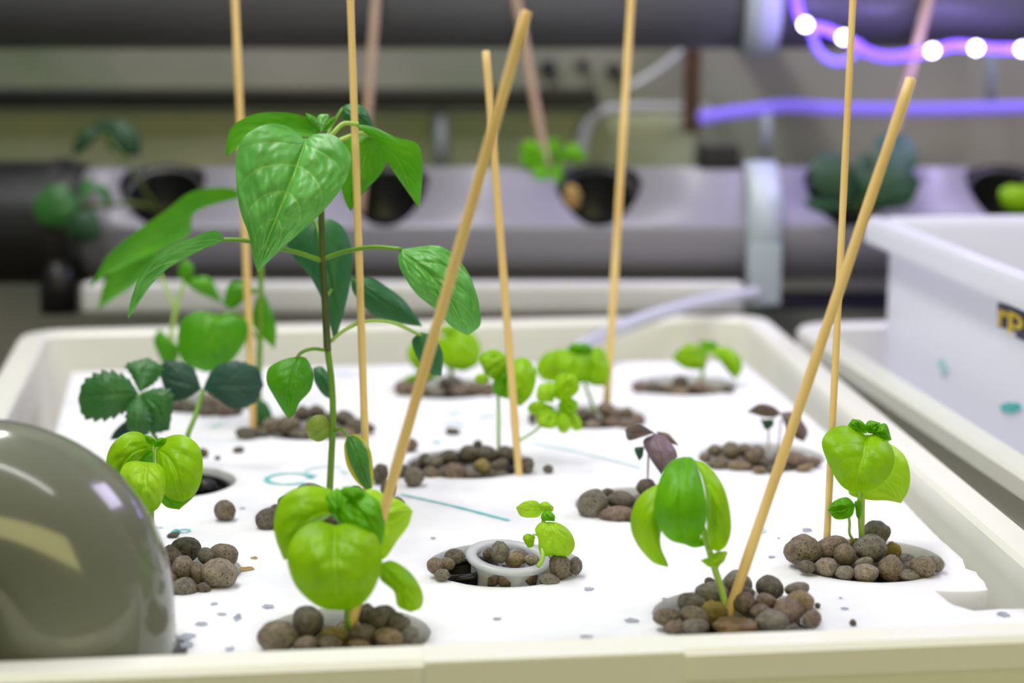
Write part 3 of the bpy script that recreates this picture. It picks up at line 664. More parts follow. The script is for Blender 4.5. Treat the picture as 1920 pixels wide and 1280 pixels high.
# ------------------------------------------------------------------ leaves and plants
def smooth_noise(p): return noise.noise(p)
def leaf(plant, z0, base, left, tip, right, mat, d=(0, -6, 0), cup=5., tilt=0., bump=.6, nv=6, mid=None, serr=0, nser=9, nu=30, nvv=22, name='leaf', blend=.6, wave=.6, rum=1., label=None):
    """a leaf blade from its outline: pixel points of both margins (base to tip), depths in mm relative to z0"""
    A = [tuple(base)[:2]+(0,)]+[tuple(p)[:2]+(0,) for p in left]+[tuple(tip)[:2]+(0,)]
    B = [tuple(base)[:2]+(0,)]+[tuple(p)[:2]+(0,) for p in right]+[tuple(tip)[:2]+(0,)]
    LA, RB = catmull(A, nu+1), catmull(B, nu+1)
    if mid: MI = catmull([tuple(base)[:2]+(0,)]+[tuple(p)[:2]+(0,) for p in mid]+[tuple(tip)[:2]+(0,)], nu+1)
    else:
        b0, t0 = Vector(A[0]), Vector(A[-1]); MI = []
        for i in range(nu+1):
            k = blend*math.sin(PI*i/nu)**.5; MI.append(b0.lerp(t0, i/nu).lerp((LA[i]+RB[i])*.5, k))
    v, f, uv = [], [], []
    sd = R.uniform(0, 99)
    for i in range(nu+1):
        u = i/nu
        dd = d[0]*(1-u)*(1-2*u)+d[1]*4*u*(1-u)+d[2]*u*(2*u-1)
        for j in range(nvv+1):
            s = -1+2*j/nvv; a = abs(s)
            E = LA[i] if s < 0 else RB[i]
            k = a
            if serr and a > .55:
                k = a*(1+serr*((u*nser) % 1-.35)*((a-.55)/.45)*(1 if .05 < u < .97 else 0))
            p = MI[i].lerp(E, k)
            ph = nv*(u-.42*a**1.25); pil = abs(math.sin(PI*ph))**.6*(1-a*a*.7)*min(1, a*6)
            env = math.sin(PI*min(1, u*1.02+.001))
            h = bump*pil*env-bump*.9*math.exp(-(a/.07)**2)*env
            h += wave*smooth_noise(Vector((u*3.2+sd, s*2.2, sd)))*env
            h += rum*bump*(.55*noise.noise(Vector((u*8+sd, s*5, sd)))+.32*noise.noise(Vector((u*17+sd, s*11, sd))))*env
            z = dd+cup*a*a*math.sin(PI*min(1, .12+u*.86))+tilt*s*env-h
            v.append(PD(p.x, p.y, z0+z/1000)); uv.append((u, (s+1)/2))
    n = nvv+1
    for i in range(nu):
        for j in range(nvv):
            f.append((i*n+j, (i+1)*n+j, (i+1)*n+j+1, i*n+j+1))
    o = put(name, mesh(name, v, f, uv), mat, plant)
    if label: o['label'] = label
    return o
def stalk(plant, z0, pts, r0, r1, mat, name='stem', seg=9, n=26):
    P = [PD(x, y, z0+(dd/1000)) for x, y, dd in pts]
    c = catmull(P, n); rr = [(r0+(r1-r0)*i/(n-1))*z0/F for i in range(n)]
    return put(name, tube_mesh(name, c, rr, seg), mat, plant)
def plant(name, k, label, cat='plant', at=None, off=(0, 0)):
    return empty(name, at if at is not None else HP[k]+Vector((off[0], off[1], -.012)), label, cat, {'basil_plant': 'basil plants in the raft', 'pepper_plant': 'pepper plants in the raft', 'purple_basil': 'purple seedlings in the raft'}.get(name))

# --- tall pepper (hole F)
z = dz('F', -.1)
P = plant('pepper_plant', 'F', 'tall pepper plant with a large heart shaped leaf facing forward')
stalk(P, z, [(616, 968, 0), (619, 900, -2), (624, 790, -6), (622, 720, -8), (614, 655, -10)], 6.5, 6, 'stem_g')
stalk(P, z, [(614, 657, -10), (609, 560, -14), (605, 485, -16), (602, 390, -20), (600, 300, -24), (598, 248, -26)], 7.2, 5, 'stem_dark')
stalk(P, z, [(600, 300, -24), (592, 268, -32), (572, 263, -40)], 4.5, 4, 'stem_g', 'petiole')
leaf(P, z, (573, 262), [(535, 236), (495, 234), (457, 258), (442, 305), (448, 385), (466, 440), (476, 490)], (483, 510),
     [(590, 251), (625, 253), (652, 278), (658, 306), (642, 350), (600, 402), (550, 447), (512, 482)], 'pepper', (-42, -54, -44), 5, 0, 1.9, 5, [(550, 330), (522, 400), (500, 455)], nu=80, nvv=64, rum=1.5)
leaf(P, z, (604, 248), [(588, 226), (540, 211), (480, 213), (438, 235), (425, 265)], (424, 292), [(590, 256), (535, 256), (475, 262), (440, 276)], 'pepper_bright', (-22, -12, -4), 2, 10)
leaf(P, z, (601, 250), [(588, 246), (576, 228)], (573, 211), [(600, 238), (592, 220)], 'pepper_bright', (-26, -28, -26), 2, nu=16, nvv=10)
leaf(P, z, (600, 250), [(594, 235), (597, 216)], (616, 214), [(612, 240), (618, 224)], 'pepper', (-24, -22, -20), 2, nu=16, nvv=10)
leaf(P, z, (603, 246), [(610, 232), (620, 222)], (631, 217), [(614, 244), (626, 230)], 'pepper_bright', (-28, -29, -28), 2, nu=16, nvv=10)
stalk(P, z, [(601, 272, -25), (624, 250, -24), (644, 232, -22), (672, 233, -20)], 4.5, 4, 'stem_pale', 'petiole')
leaf(P, z, (664, 232), [(700, 238), (743, 257), (777, 266), (790, 285), (792, 335)], (786, 391), [(682, 246), (698, 258), (716, 286), (738, 322), (773, 372)], 'pepper_bright', (-20, -26, -18), 3, 6)
leaf(P, z, (700, 254), [(672, 250), (648, 264), (640, 310), (640, 352), (648, 380)], (657, 396), [(713, 268), (724, 300), (714, 326), (690, 352), (672, 374)], 'pepper_bright', (-4, -6, -8), 4)
stalk(P, z, [(602, 285, -22), (640, 262, -12), (680, 250, -6), (702, 256, -4)], 4, 5, 'stem_pale', 'petiole')
leaf(P, z, (640, 202), [(655, 195), (684, 202)], (702, 242), [(645, 224), (668, 236)], 'pepper_dark', (5, 0, 6), 4)
stalk(P, z, [(601, 290, -18), (620, 240, 0), (642, 204, 5)], 3, 3, 'stem_g', 'petiole')
stalk(P, z, [(604, 489, -16), (560, 474, -20), (520, 465, -24), (460, 451, -28), (410, 449, -30)], 4.6, 4, 'stem_g', 'petiole')
leaf(P, z, (422, 449), [(403, 431), (352, 449), (304, 470), (266, 511), (245, 563)], (239, 598), [(400, 460), (378, 468), (322, 499), (288, 522), (256, 558)], 'pepper', (-30, -36, -30), 1, 6, 1., 7)
stalk(P, z, [(607, 485, -16), (650, 471, -20), (700, 463, -24), (752, 467, -28)], 4.4, 4, 'stem_g', 'petiole')
leaf(P, z, (752, 467), [(746, 484), (754, 512), (781, 551), (815, 579), (836, 602), (855, 618)], (877, 629), [(780, 463), (815, 460), (842, 470), (876, 508), (893, 549), (900, 582), (900, 610)], 'pepper', (-28, -38, -28), 5, 0, 1.6, 5, nu=60, nvv=44, rum=1.5)
leaf(P, z, (592, 412), [(560, 425), (537, 452), (555, 488), (580, 517), (603, 560), (620, 615)], (626, 642), [(618, 410), (645, 428), (660, 470), (658, 525), (646, 580), (634, 622)], 'pepper_dark', (12, 6, 14), 6)
stalk(P, z, [(603, 500, -10), (600, 450, 0), (592, 414, 12)], 3, 3, 'stem_g', 'petiole')
stalk(P, z, [(620, 640, -10), (650, 616, -6), (690, 602, 0), (740, 606, 8), (792, 630, 14)], 3.6, 3.6, 'stem_pale', 'petiole')
leaf(P, z, (658, 522), [(690, 520), (730, 540), (765, 570)], (792, 612), [(662, 548), (700, 590), (750, 606)], 'pepper_dark', (30, 26, 30), 4)
stalk(P, z, [(609, 560, -8), (630, 535, 14), (660, 524, 30)], 3, 3, 'stem_g', 'petiole')
leaf(P, z, (788, 622), [(772, 640), (786, 678), (808, 700)], (828, 705), [(812, 630), (830, 662)], 'pepper_dark', (14, 12, 18), 4)
stalk(P, z, [(612, 657, -10), (588, 654, -14), (566, 660, -18), (556, 672, -19)], 3.4, 3.4, 'stem_g', 'petiole')
leaf(P, z, (557, 668), [(530, 674), (504, 690), (500, 716), (513, 742), (530, 770)], (541, 785), [(575, 672), (587, 700), (583, 730), (562, 754), (551, 776)], 'pepper_bright', (-18, -26, -20), 5, 0, .9, 6, [(549, 705), (543, 745)], nu=40, nvv=30)
leaf(P, z, (622, 798), [(606, 778), (583, 782), (573, 800)], (579, 822), [(617, 818), (598, 828)], 'yellowing', (-5, -9, -5), 3)
stalk(P, z, [(625, 808, -6), (640, 805, -10), (654, 820, -12)], 3.2, 3, 'stem_g', 'petiole')
leaf(P, z, (652, 817), [(645, 836), (650, 872), (668, 902)], (692, 922), [(672, 815), (694, 842), (700, 885), (699, 912)], 'pepper_edge', (-12, -18, -12), 4, 0, .8)
leaf(P, z, (586, 690), [(590, 716), (608, 742)], (630, 750), [(605, 688), (622, 712)], 'pepper_dark', (24, 20, 24), 3)

# --- second pepper (hole K)
z = dz('K')
P = plant('pepper_plant', 'K', 'blurred second pepper with a long arching leaf behind the heart shaped one')
stalk(P, z, [(484, 806, 0), (486, 690, 0), (488, 590, 0), (489, 500, 0), (486, 420, 0), (478, 370, 0)], 6, 5, 'stem_g')
stalk(P, z, [(478, 372, 0), (462, 358, -2), (445, 362, -4)], 4, 4, 'stem_g', 'petiole')
leaf(P, z, (452, 366), [(440, 354), (400, 352), (355, 361), (310, 395), (260, 430), (205, 476), (176, 525)], (164, 542), [(440, 374), (400, 381), (362, 402), (356, 440), (318, 462), (258, 486), (200, 515)], 'pepper_bright', (-4, -14, -6), 2, 8)
leaf(P, z, (412, 590), [(372, 584), (341, 600), (333, 640), (345, 680)], (384, 698), [(440, 591), (464, 605), (460, 640), (436, 675), (410, 694)], 'pepper_bright', (-10, -18, -12), 5, 0, 1.2)
stalk(P, z, [(487, 640, 0), (450, 590, -6), (414, 590, -10)], 3.5, 3, 'stem_g', 'petiole')
leaf(P, z, (490, 540), [(478, 570), (474, 610)], (515, 655), [(505, 570), (518, 615)], 'pepper_bright', (2, 0, 2), 3)
leaf(P, z, (486, 545), [(455, 528), (430, 532)], (418, 570), [(462, 560), (436, 578)], 'pepper_bright', (2, 0, 2), 3)
leaf(P, z, (470, 760), [(480, 750), (500, 755), (512, 785)], (505, 812), [(468, 785), (485, 808)], 'pepper_dark', (-8, -8, -8), 2)

# --- pale pepper seedling (hole M)
z = dz('M', -.4)
P = plant('pepper_plant', 'M', 'pale thin stemmed pepper seedling behind the dark strawberry leaves')
stalk(P, z, [(352, 770, 0), (330, 700, 0), (320, 640, 0), (330, 580, 0), (345, 528, 0)], 5, 4, 'stem_pale')
leaf(P, z, (300, 468), [(270, 476), (225, 490), (198, 525)], (182, 582), [(288, 500), (256, 532), (214, 560)], 'pepper_bright', (6, -2, 6), 3, 6)
stalk(P, z, [(330, 590, 0), (312, 540, 4), (290, 490, 6)], 3, 3, 'stem_pale', 'petiole')
leaf(P, z, (346, 530), [(335, 515), (337, 495)], (350, 484), [(360, 520), (363, 500)], 'pepper_bright', (0, -3, 0), 3)
leaf(P, z, (346, 530), [(365, 520), (395, 522)], (418, 570), [(370, 548), (398, 560)], 'pepper_bright', (0, -3, 0), 3)
leaf(P, z, (322, 640), [(300, 618), (288, 640)], (305, 682), [(335, 650), (332, 675)], 'pepper_bright', (0, -3, 0), 3)

# --- strawberry (hole H)
z = dz('H', -.1)
P = plant('strawberry_plant', 'H', 'strawberry plant with serrated leaflets beyond the grey elbow')
stalk(P, z, [(345, 905, 0), (350, 825, 0), (366, 780, 6), (380, 732, 14)], 5.5, 4.5, 'stem_g')
stalk(P, z, [(343, 905, -4), (310, 850, -4), (275, 790, -6), (262, 738, -8)], 4.5, 4, 'stem_g')
SR = dict(serr=.22, nser=9, nu=54, nv=9)
leaf(P, z, (260, 737), [(236, 706), (196, 696), (158, 714)], (146, 748), [(238, 768), (200, 786), (158, 782)], 'straw', (-8, -14, -8), 3, **SR)
leaf(P, z, (262, 736), [(244, 700), (236, 683)], (278, 670), [(292, 716), (306, 690)], 'straw', (-8, -4, 2), 3, **SR)
leaf(P, z, (264, 736), [(268, 775), (285, 810)], (318, 806), [(296, 727), (324, 740)], 'straw', (-8, -14, -10), 3, **SR)
leaf(P, z, (262, 738), [(240, 762), (236, 795)], (252, 824), [(282, 775), (278, 812)], 'straw', (-8, -20, -16), 3, **SR)
leaf(P, z, (250, 788), [(232, 792), (215, 808)], (206, 824), [(250, 812), (228, 822)], 'straw_dark', (-4, -4, -4), 2, **SR)
leaf(P, z, (380, 729), [(400, 692), (440, 677), (482, 690)], (495, 722), [(404, 746), (440, 766), (476, 756)], 'straw_dark', (14, 8, 14), 3, serr=.08, nu=40)
leaf(P, z, (378, 729), [(362, 690), (330, 677), (306, 680)], (300, 705), [(352, 746), (318, 748)], 'straw_dark', (14, 10, 14), 3, serr=.08, nu=40)

# --- basil beside the elbow (hole C)
z = dz('C', .2)
P = plant('basil_plant', 'C', 'lime green basil partly hidden by the grey elbow')
stalk(P, z, [(284, 1060, 0), (283, 985, 0), (285, 900, 0), (287, 832, 0)], 6, 5, 'stem_pale')
BA = dict(bump=1.3, rum=.8, nv=4, nu=36, nvv=28, wave=2.2)
leaf(P, z, (287, 835), [(264, 811), (234, 812), (208, 836), (199, 868)], (208, 905), [(274, 852), (250, 872), (232, 896)], 'basil', (0, -14, -8), 5, **BA)
leaf(P, z, (292, 838), [(292, 872), (296, 905), (314, 932)], (342, 941), [(312, 819), (346, 816), (376, 842), (379, 892), (366, 926)], 'basil', (-2, -18, -12), 7, **BA)
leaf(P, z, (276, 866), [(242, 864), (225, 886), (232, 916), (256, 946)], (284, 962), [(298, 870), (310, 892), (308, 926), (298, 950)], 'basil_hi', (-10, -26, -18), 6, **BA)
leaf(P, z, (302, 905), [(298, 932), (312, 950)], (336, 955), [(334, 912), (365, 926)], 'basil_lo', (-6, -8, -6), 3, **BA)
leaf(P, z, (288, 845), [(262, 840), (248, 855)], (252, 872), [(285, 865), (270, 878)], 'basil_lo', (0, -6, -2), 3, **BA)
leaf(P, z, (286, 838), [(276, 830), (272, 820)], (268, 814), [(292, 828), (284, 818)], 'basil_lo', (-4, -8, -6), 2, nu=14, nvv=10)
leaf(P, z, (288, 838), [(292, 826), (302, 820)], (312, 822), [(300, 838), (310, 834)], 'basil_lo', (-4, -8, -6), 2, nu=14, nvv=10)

# --- front basil (hole A)
z = dz('A', -.1)
P = plant('basil_plant', 'A', 'large bright basil in front against the tank lip')
stalk(P, z, [(652, 1190, -4), (652, 1140, -4), (648, 1060, 0), (648, 970, 2)], 7, 6, 'stem_g')
leaf(P, z, (645, 955), [(620, 917), (570, 911), (530, 930), (514, 972), (517, 1010)], (532, 1050), [(618, 968), (592, 986), (566, 1012), (548, 1042)], 'basil', (2, -10, -4), 6, **BA)
leaf(P, z, (655, 952), [(690, 917), (728, 929), (757, 941)], (774, 957), [(676, 1000), (706, 1040), (722, 1046), (746, 1012), (766, 985)], 'basil_hi', (6, -2, 2), 5, **BA)
leaf(P, z, (628, 984), [(592, 977), (556, 998), (538, 1040), (548, 1086), (570, 1117), (604, 1140)], (638, 1144), [(666, 978), (704, 1002), (717, 1050), (706, 1094), (686, 1126), (662, 1141)], 'basil', (-8, -28, -14), 8, 0, 1.0, 5, [(626, 1040), (630, 1095)], nu=46, nvv=40, wave=2.2)
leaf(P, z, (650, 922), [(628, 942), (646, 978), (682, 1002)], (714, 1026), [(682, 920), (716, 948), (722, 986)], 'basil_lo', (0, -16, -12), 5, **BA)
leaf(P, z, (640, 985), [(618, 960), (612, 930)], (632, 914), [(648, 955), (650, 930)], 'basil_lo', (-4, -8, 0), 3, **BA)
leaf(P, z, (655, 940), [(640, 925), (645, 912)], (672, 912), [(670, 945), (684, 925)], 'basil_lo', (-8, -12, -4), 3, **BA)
leaf(P, z, (714, 1056), [(712, 1084), (738, 1108), (746, 1136)], (770, 1147), [(736, 1051), (770, 1073), (792, 1110), (790, 1138)], 'basil', (-4, -12, -6), 6, **BA)
stalk(P, z, [(650, 1060, 0), (690, 1052, -2), (716, 1058, -4)], 4, 4, 'stem_g', 'petiole')

# --- seedling in the milky cup (hole D)
z = .735
P = plant('basil_seedling', 'D', 'tiny basil seedling growing out of the milky cup', 'plant', cupc-Vector((0, 0, .006)))
stalk(P, z, [(1008, 1062, -12), (1018, 1045, -12), (1014, 1010, -6), (1018, 985, -2), (1022, 960, 0)], 4.5, 4, 'stem_pale')
leaf(P, z, (1028, 978), [(1012, 980), (1003, 993), (1009, 1010), (1010, 1030), (1017, 1042)], (1038, 1041), [(1046, 980), (1062, 989), (1073, 1003), (1078, 1022), (1070, 1038), (1055, 1045)], 'basil_hi', (-4, -12, -8), 4, 0, .8, 5, nu=36, nvv=28, wave=.8)
leaf(P, z, (1019, 956), [(1006, 939), (984, 940)], (967, 951), [(1008, 969), (978, 968)], 'basil_hi', (0, -4, 0), 3, 3, .5, 5)
leaf(P, z, (1017, 958), [(1012, 945), (1024, 940)], (1038, 950), [(1025, 960), (1036, 958)], 'basil_hi', (0, -3, 0), 2, 0, .4, 4, nu=18, nvv=14)
leaf(P, z, (1018, 958), [(1014, 968), (1018, 975)], (1040, 977), [(1030, 957), (1040, 966)], 'basil_lo', (-3, -6, -5), 2, 0, .8, 5, nu=18, nvv=14)
leaf(P, z, (1004, 1006), [(990, 1000), (980, 1008)], (990, 1027), [(1002, 1012), (1000, 1024)], 'basil', (-6, -9, -7), 2, nu=18, nvv=14)
stalk(P, z, [(1014, 1012, -6), (1008, 1003, -7), (998, 1002, -7)], 1.8, 1.8, 'stem_pale', 'petiole')

# --- basil with the leaning stick (hole B)
z = dz('B', -.2)
P = plant('basil_plant', 'B', 'lime basil with hanging cupped leaves next to the leaning stick')
stalk(P, z, [(1364, 1155, 0), (1354, 1110, 0), (1340, 1065, 0), (1325, 1015, 2), (1300, 930, 4), (1284, 868, 2)], 7, 5.5, 'stem_pale')
leaf(P, z, (1262, 895), [(1235, 906), (1199, 930), (1182, 972), (1191, 1014), (1222, 1052)], (1253, 1063), [(1252, 940), (1243, 980), (1238, 1012), (1243, 1040)], 'basil', (2, -8, -2), 5, **BA)
leaf(P, z, (1302, 862), [(1318, 900), (1326, 950), (1325, 1000), (1331, 1026)], (1347, 1034), [(1325, 870), (1350, 900), (1365, 938), (1371, 990), (1362, 1022)], 'basil', (4, -10, -2), 5, **BA)
leaf(P, z, (1282, 856), [(1262, 862), (1242, 885), (1226, 945), (1236, 988), (1256, 1012)], (1286, 1021), [(1302, 862), (1320, 915), (1326, 970), (1308, 1014)], 'basil_lo', (-2, -26, -14), 8, 0, .6, 4, [(1277, 910), (1276, 965)], nu=46, nvv=36, wave=1.2)
leaf(P, z, (1290, 1000), [(1280, 1015), (1300, 1026)], (1325, 1022), [(1305, 1002), (1320, 1010)], 'basil_lo', (6, 6, 6), 2)
leaf(P, z, (1364, 1033), [(1345, 1034), (1328, 1044)], (1313, 1050), [(1356, 1054), (1332, 1063)], 'basil_hi', (-2, -6, -4), 3)
stalk(P, z, [(1341, 1068, 0), (1352, 1050, -2), (1362, 1036, -2)], 3, 3, 'stem_pale', 'petiole')

# --- basil beside the broken corner (hole E)
z = dz('E', .15)
P = plant('basil_plant', 'E', 'glossy lime basil beside the broken raft corner')
stalk(P, z, [(1616, 1022, 0), (1617, 980, 0), (1618, 920, 0), (1624, 815, 0)], 4.6, 4.6, 'stem_pale')
stalk(P, z, [(1614, 1010, -2), (1611, 950, -2), (1612, 900, -2)], 3.6, 3.6, 'stem_pale')
stalk(P, z, [(1602, 1016, -2), (1593, 1000, -2), (1593, 980, -2), (1590, 960, -2)], 2.6, 2.6, 'stem_pale')
leaf(P, z, (1642, 828), [(1624, 862), (1600, 902), (1592, 926), (1630, 937), (1662, 938)], (1690, 943), [(1672, 834), (1696, 854), (1706, 885), (1704, 916)], 'basil_hi', (6, -4, 2), 6, **BA)
leaf(P, z, (1624, 816), [(1592, 798), (1558, 804), (1541, 828), (1550, 862), (1570, 901), (1588, 918)], (1606, 922), [(1650, 814), (1672, 838), (1677, 865), (1665, 894), (1638, 916)], 'basil', (-4, -22, -12), 8, 0, 1.0, 5, [(1620, 850), (1608, 890)], nu=50, nvv=40, wave=1.6)
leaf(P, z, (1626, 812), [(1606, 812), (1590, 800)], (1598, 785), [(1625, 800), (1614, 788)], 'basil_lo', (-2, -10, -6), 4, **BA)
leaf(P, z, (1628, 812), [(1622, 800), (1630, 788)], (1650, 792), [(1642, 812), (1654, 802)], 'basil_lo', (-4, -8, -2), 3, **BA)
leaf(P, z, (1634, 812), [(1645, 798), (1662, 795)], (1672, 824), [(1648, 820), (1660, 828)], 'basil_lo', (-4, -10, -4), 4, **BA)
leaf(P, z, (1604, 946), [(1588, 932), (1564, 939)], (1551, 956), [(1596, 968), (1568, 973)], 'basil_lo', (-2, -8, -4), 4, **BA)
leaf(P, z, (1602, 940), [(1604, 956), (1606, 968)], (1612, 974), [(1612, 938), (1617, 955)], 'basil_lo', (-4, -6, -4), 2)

# --- purple seedlings (holes G and J)
z = dz('G')
P = plant('purple_basil', 'G', 'purple leaved seedling just behind the lime basil with cupped leaves')
stalk(P, z, [(1214, 918, 0), (1215, 880, 0), (1217, 840, 0), (1227, 812, 0)], 2.2, 2.2, 'stem_white')
leaf(P, z, (1228, 811), [(1202, 797), (1182, 800)], (1172, 806), [(1202, 820), (1178, 825)], 'purple_gr', (0, -8, -4), 2, 4)
leaf(P, z, (1230, 812), [(1206, 826), (1217, 856)], (1240, 890), [(1250, 820), (1270, 856)], 'purple', (0, -12, -8), 4, 0, .8)
leaf(P, z, (1230, 808), [(1252, 812), (1264, 824)], (1274, 836), [(1240, 820), (1256, 830)], 'purple_gr', (0, 0, 0), 2)
leaf(P, z, (1208, 837), [(1192, 838), (1190, 846)], (1198, 864), [(1207, 845), (1205, 856)], 'teal_leaf', (0, -2, 0), 2, nu=16, nvv=12)
z = dz('J')
P = plant('purple_basil', 'J', 'purple leaved seedling beside the side wall of the ivory tank')
stalk(P, z, [(1440, 866, 0), (1441, 835, 0), (1443, 795, 0), (1460, 774, 0)], 2, 2, 'stem_white')
stalk(P, z, [(1459, 870, 0), (1461, 830, 0), (1464, 785, 0)], 2, 2, 'stem_white')
leaf(P, z, (1464, 774), [(1450, 762), (1424, 757)], (1400, 772), [(1458, 780), (1434, 782)], 'purple_gr', (0, -6, -2), 2, 4)
leaf(P, z, (1462, 773), [(1475, 803), (1490, 820)], (1508, 828), [(1490, 774), (1514, 806)], 'purple_gr', (0, -8, -4), 4)
leaf(P, z, (1446, 785), [(1430, 786), (1425, 784)], (1434, 806), [(1452, 792), (1446, 802)], 'teal_leaf', (0, -2, 0), 2, nu=16, nvv=12)

# --- back basils
z = dz('O')
P = plant('basil_plant', 'O', 'low arching basil in the back corner of the raft')
stalk(P, z, [(1314, 735, 0), (1317, 700, 0), (1325, 665, 0)], 4, 4, 'stem_pale')
leaf(P, z, (1326, 660), [(1300, 644), (1278, 650)], (1260, 670), [(1322, 690), (1290, 692), (1270, 682)], 'basil', (0, -14, -8), 5, **BA)
leaf(P, z, (1328, 658), [(1345, 672), (1362, 694)], (1379, 712), [(1357, 650), (1385, 665), (1392, 692)], 'basil', (0, -10, -4), 5, **BA)
leaf(P, z, (1326, 662), [(1312, 648), (1315, 638)], (1340, 640), [(1338, 660), (1350, 652)], 'basil_lo', (0, 6, 8), 4, **BA)
z = dz('L')
P = plant('basil_plant', 'L', 'bushy basil beside the upright stick, midway back')
stalk(P, z, [(1116, 775, 0), (1106, 745, 0), (1094, 710, 0), (1088, 670, 0)], 3.6, 3.4, 'stem_pale')
leaf(P, z, (1085, 668), [(1050, 655), (1020, 664), (1004, 692)], (1016, 712), [(1070, 700), (1040, 715)], 'basil', (0, -8, -4), 5, **BA)
leaf(P, z, (1082, 660), [(1046, 655), (1040, 690)], (1075, 724), [(1110, 665), (1108, 705)], 'basil', (-4, -16, -10), 6, **BA)
leaf(P, z, (1090, 660), [(1090, 700), (1105, 720)], (1132, 724), [(1125, 650), (1142, 680), (1142, 710)], 'basil', (0, -12, -8), 6, **BA)
leaf(P, z, (1085, 664), [(1065, 655), (1075, 644)], (1100, 643), [(1098, 664), (1112, 654)], 'basil_lo', (0, -10, 4), 4, **BA)
z = dz('I')
P = plant('basil_plant', 'I', 'thin stalked basil behind the short stick')
stalk(P, z, [(935, 852, 0), (935, 790, 0), (936, 715, 0), (952, 672, 0)], 3.4, 3, 'stem_pale')
leaf(P, z, (955, 670), [(930, 655), (908, 660), (900, 676)], (908, 700), [(950, 705), (930, 714)], 'basil', (0, -10, -6), 5, **BA)
leaf(P, z, (958, 676), [(944, 720), (954, 748)], (976, 762), [(985, 670), (1005, 698), (998, 738)], 'basil', (0, -14, -8), 6, **BA)
leaf(P, z, (952, 672), [(930, 700), (925, 735)], (950, 748), [(965, 690), (965, 730)], 'basil_lo', (-2, -10, -6), 5, **BA)
leaf(P, z, (920, 712), [(908, 700), (894, 702)], (889, 712), [(910, 718), (898, 718)], 'basil_hi', (0, -3, 0), 2)
P = plant('basil_seedling', 'I', 'basil seedling leaning out over the foam beside the short stick', off=(.006, 0))
stalk(P, z, [(950, 856, -4), (972, 828, -6), (1008, 804, -8), (1040, 770, -8)], 2.6, 2.4, 'stem_pale')
leaf(P, z, (1036, 745), [(1040, 712), (1055, 700)], (1080, 702), [(1060, 752), (1086, 730)], 'basil', (-8, -14, -10), 4, **BA)
leaf(P, z, (1040, 762), [(1010, 752), (994, 756)], (988, 768), [(1025, 780), (1000, 778)], 'basil_hi', (-8, -12, -8), 3, **BA)
leaf(P, z, (1038, 755), [(1008, 750), (1010, 722)], (1032, 716), [(1040, 740), (1046, 725)], 'basil_hi', (-8, -14, -8), 4, **BA)
leaf(P, z, (1044, 768), [(1015, 770), (1006, 790)], (1018, 802), [(1050, 782), (1040, 802)], 'basil_hi', (-8, -16, -12), 4, **BA)
leaf(P, z, (1048, 768), [(1042, 790), (1050, 810)], (1062, 812), [(1066, 775), (1072, 795)], 'basil_hi', (-8, -14, -10), 4, **BA)
leaf(P, z, (1050, 766), [(1064, 785), (1075, 806)], (1090, 806), [(1074, 770), (1090, 788)], 'basil_hi', (-8, -10, -8), 3, **BA)
leaf(P, z, (1046, 756), [(1050, 775), (1066, 782)], (1084, 768), [(1062, 745), (1082, 752)], 'basil', (-8, -12, -8), 3, **BA)
z = dz('N')
P = plant('basil_plant', 'N', 'bushy rounded basil at the back wall of the tank')
stalk(P, z, [(846, 735, 0), (846, 705, 0), (840, 650, 0)], 5, 5, 'stem_g')
leaf(P, z, (842, 632), [(824, 640), (822, 668), (836, 688)], (870, 697), [(870, 614), (898, 640), (898, 680)], 'basil', (-2, -18, -12), 7, **BA)
leaf(P, z, (836, 634), [(808, 628), (776, 640), (763, 660), (774, 688)], (800, 702), [(832, 668), (818, 690)], 'basil', (0, -10, -6), 6, **BA)
leaf(P, z, (838, 634), [(820, 620), (830, 608)], (858, 610), [(856, 632), (872, 622)], 'basil', (0, 4, 8), 4, **BA)
leaf(P, z, (836, 700), [(800, 698), (770, 702)], (750, 714), [(800, 716), (770, 722)], 'basil', (-4, -10, -8), 3, **BA)

# ------------------------------------------------------------------ glossy grey pipe elbow in the tank corner
elb = empty('pipe_elbow', ELB+Vector((0, 0, -.06)), 'glossy grey pipe elbow bending down into the tank corner', 'pipe')
az = .0472; br = .036
pts = [ELB+Vector((0, 0, -.07+i*.0125)) for i in range(7)]
bc = ELB-EX*br+Vector((0, 0, az-br))
pw = lambda q: max(0, q)**(2/2.5)
arc = [bc+(EX*pw(math.cos(a))+Vector((0, 0, 1))*pw(math.sin(a)))*br for a in [PI/2*i/22 for i in range(23)]]
pts = [p for p in pts if p.z < az-br-.004]+arc
pts += [arc[-1]-EX*(.012*(i+1)) for i in range(12)]
put('elbow_body', tube_mesh('elbow_body', pts, ELR, 48), 'elbow', elb)

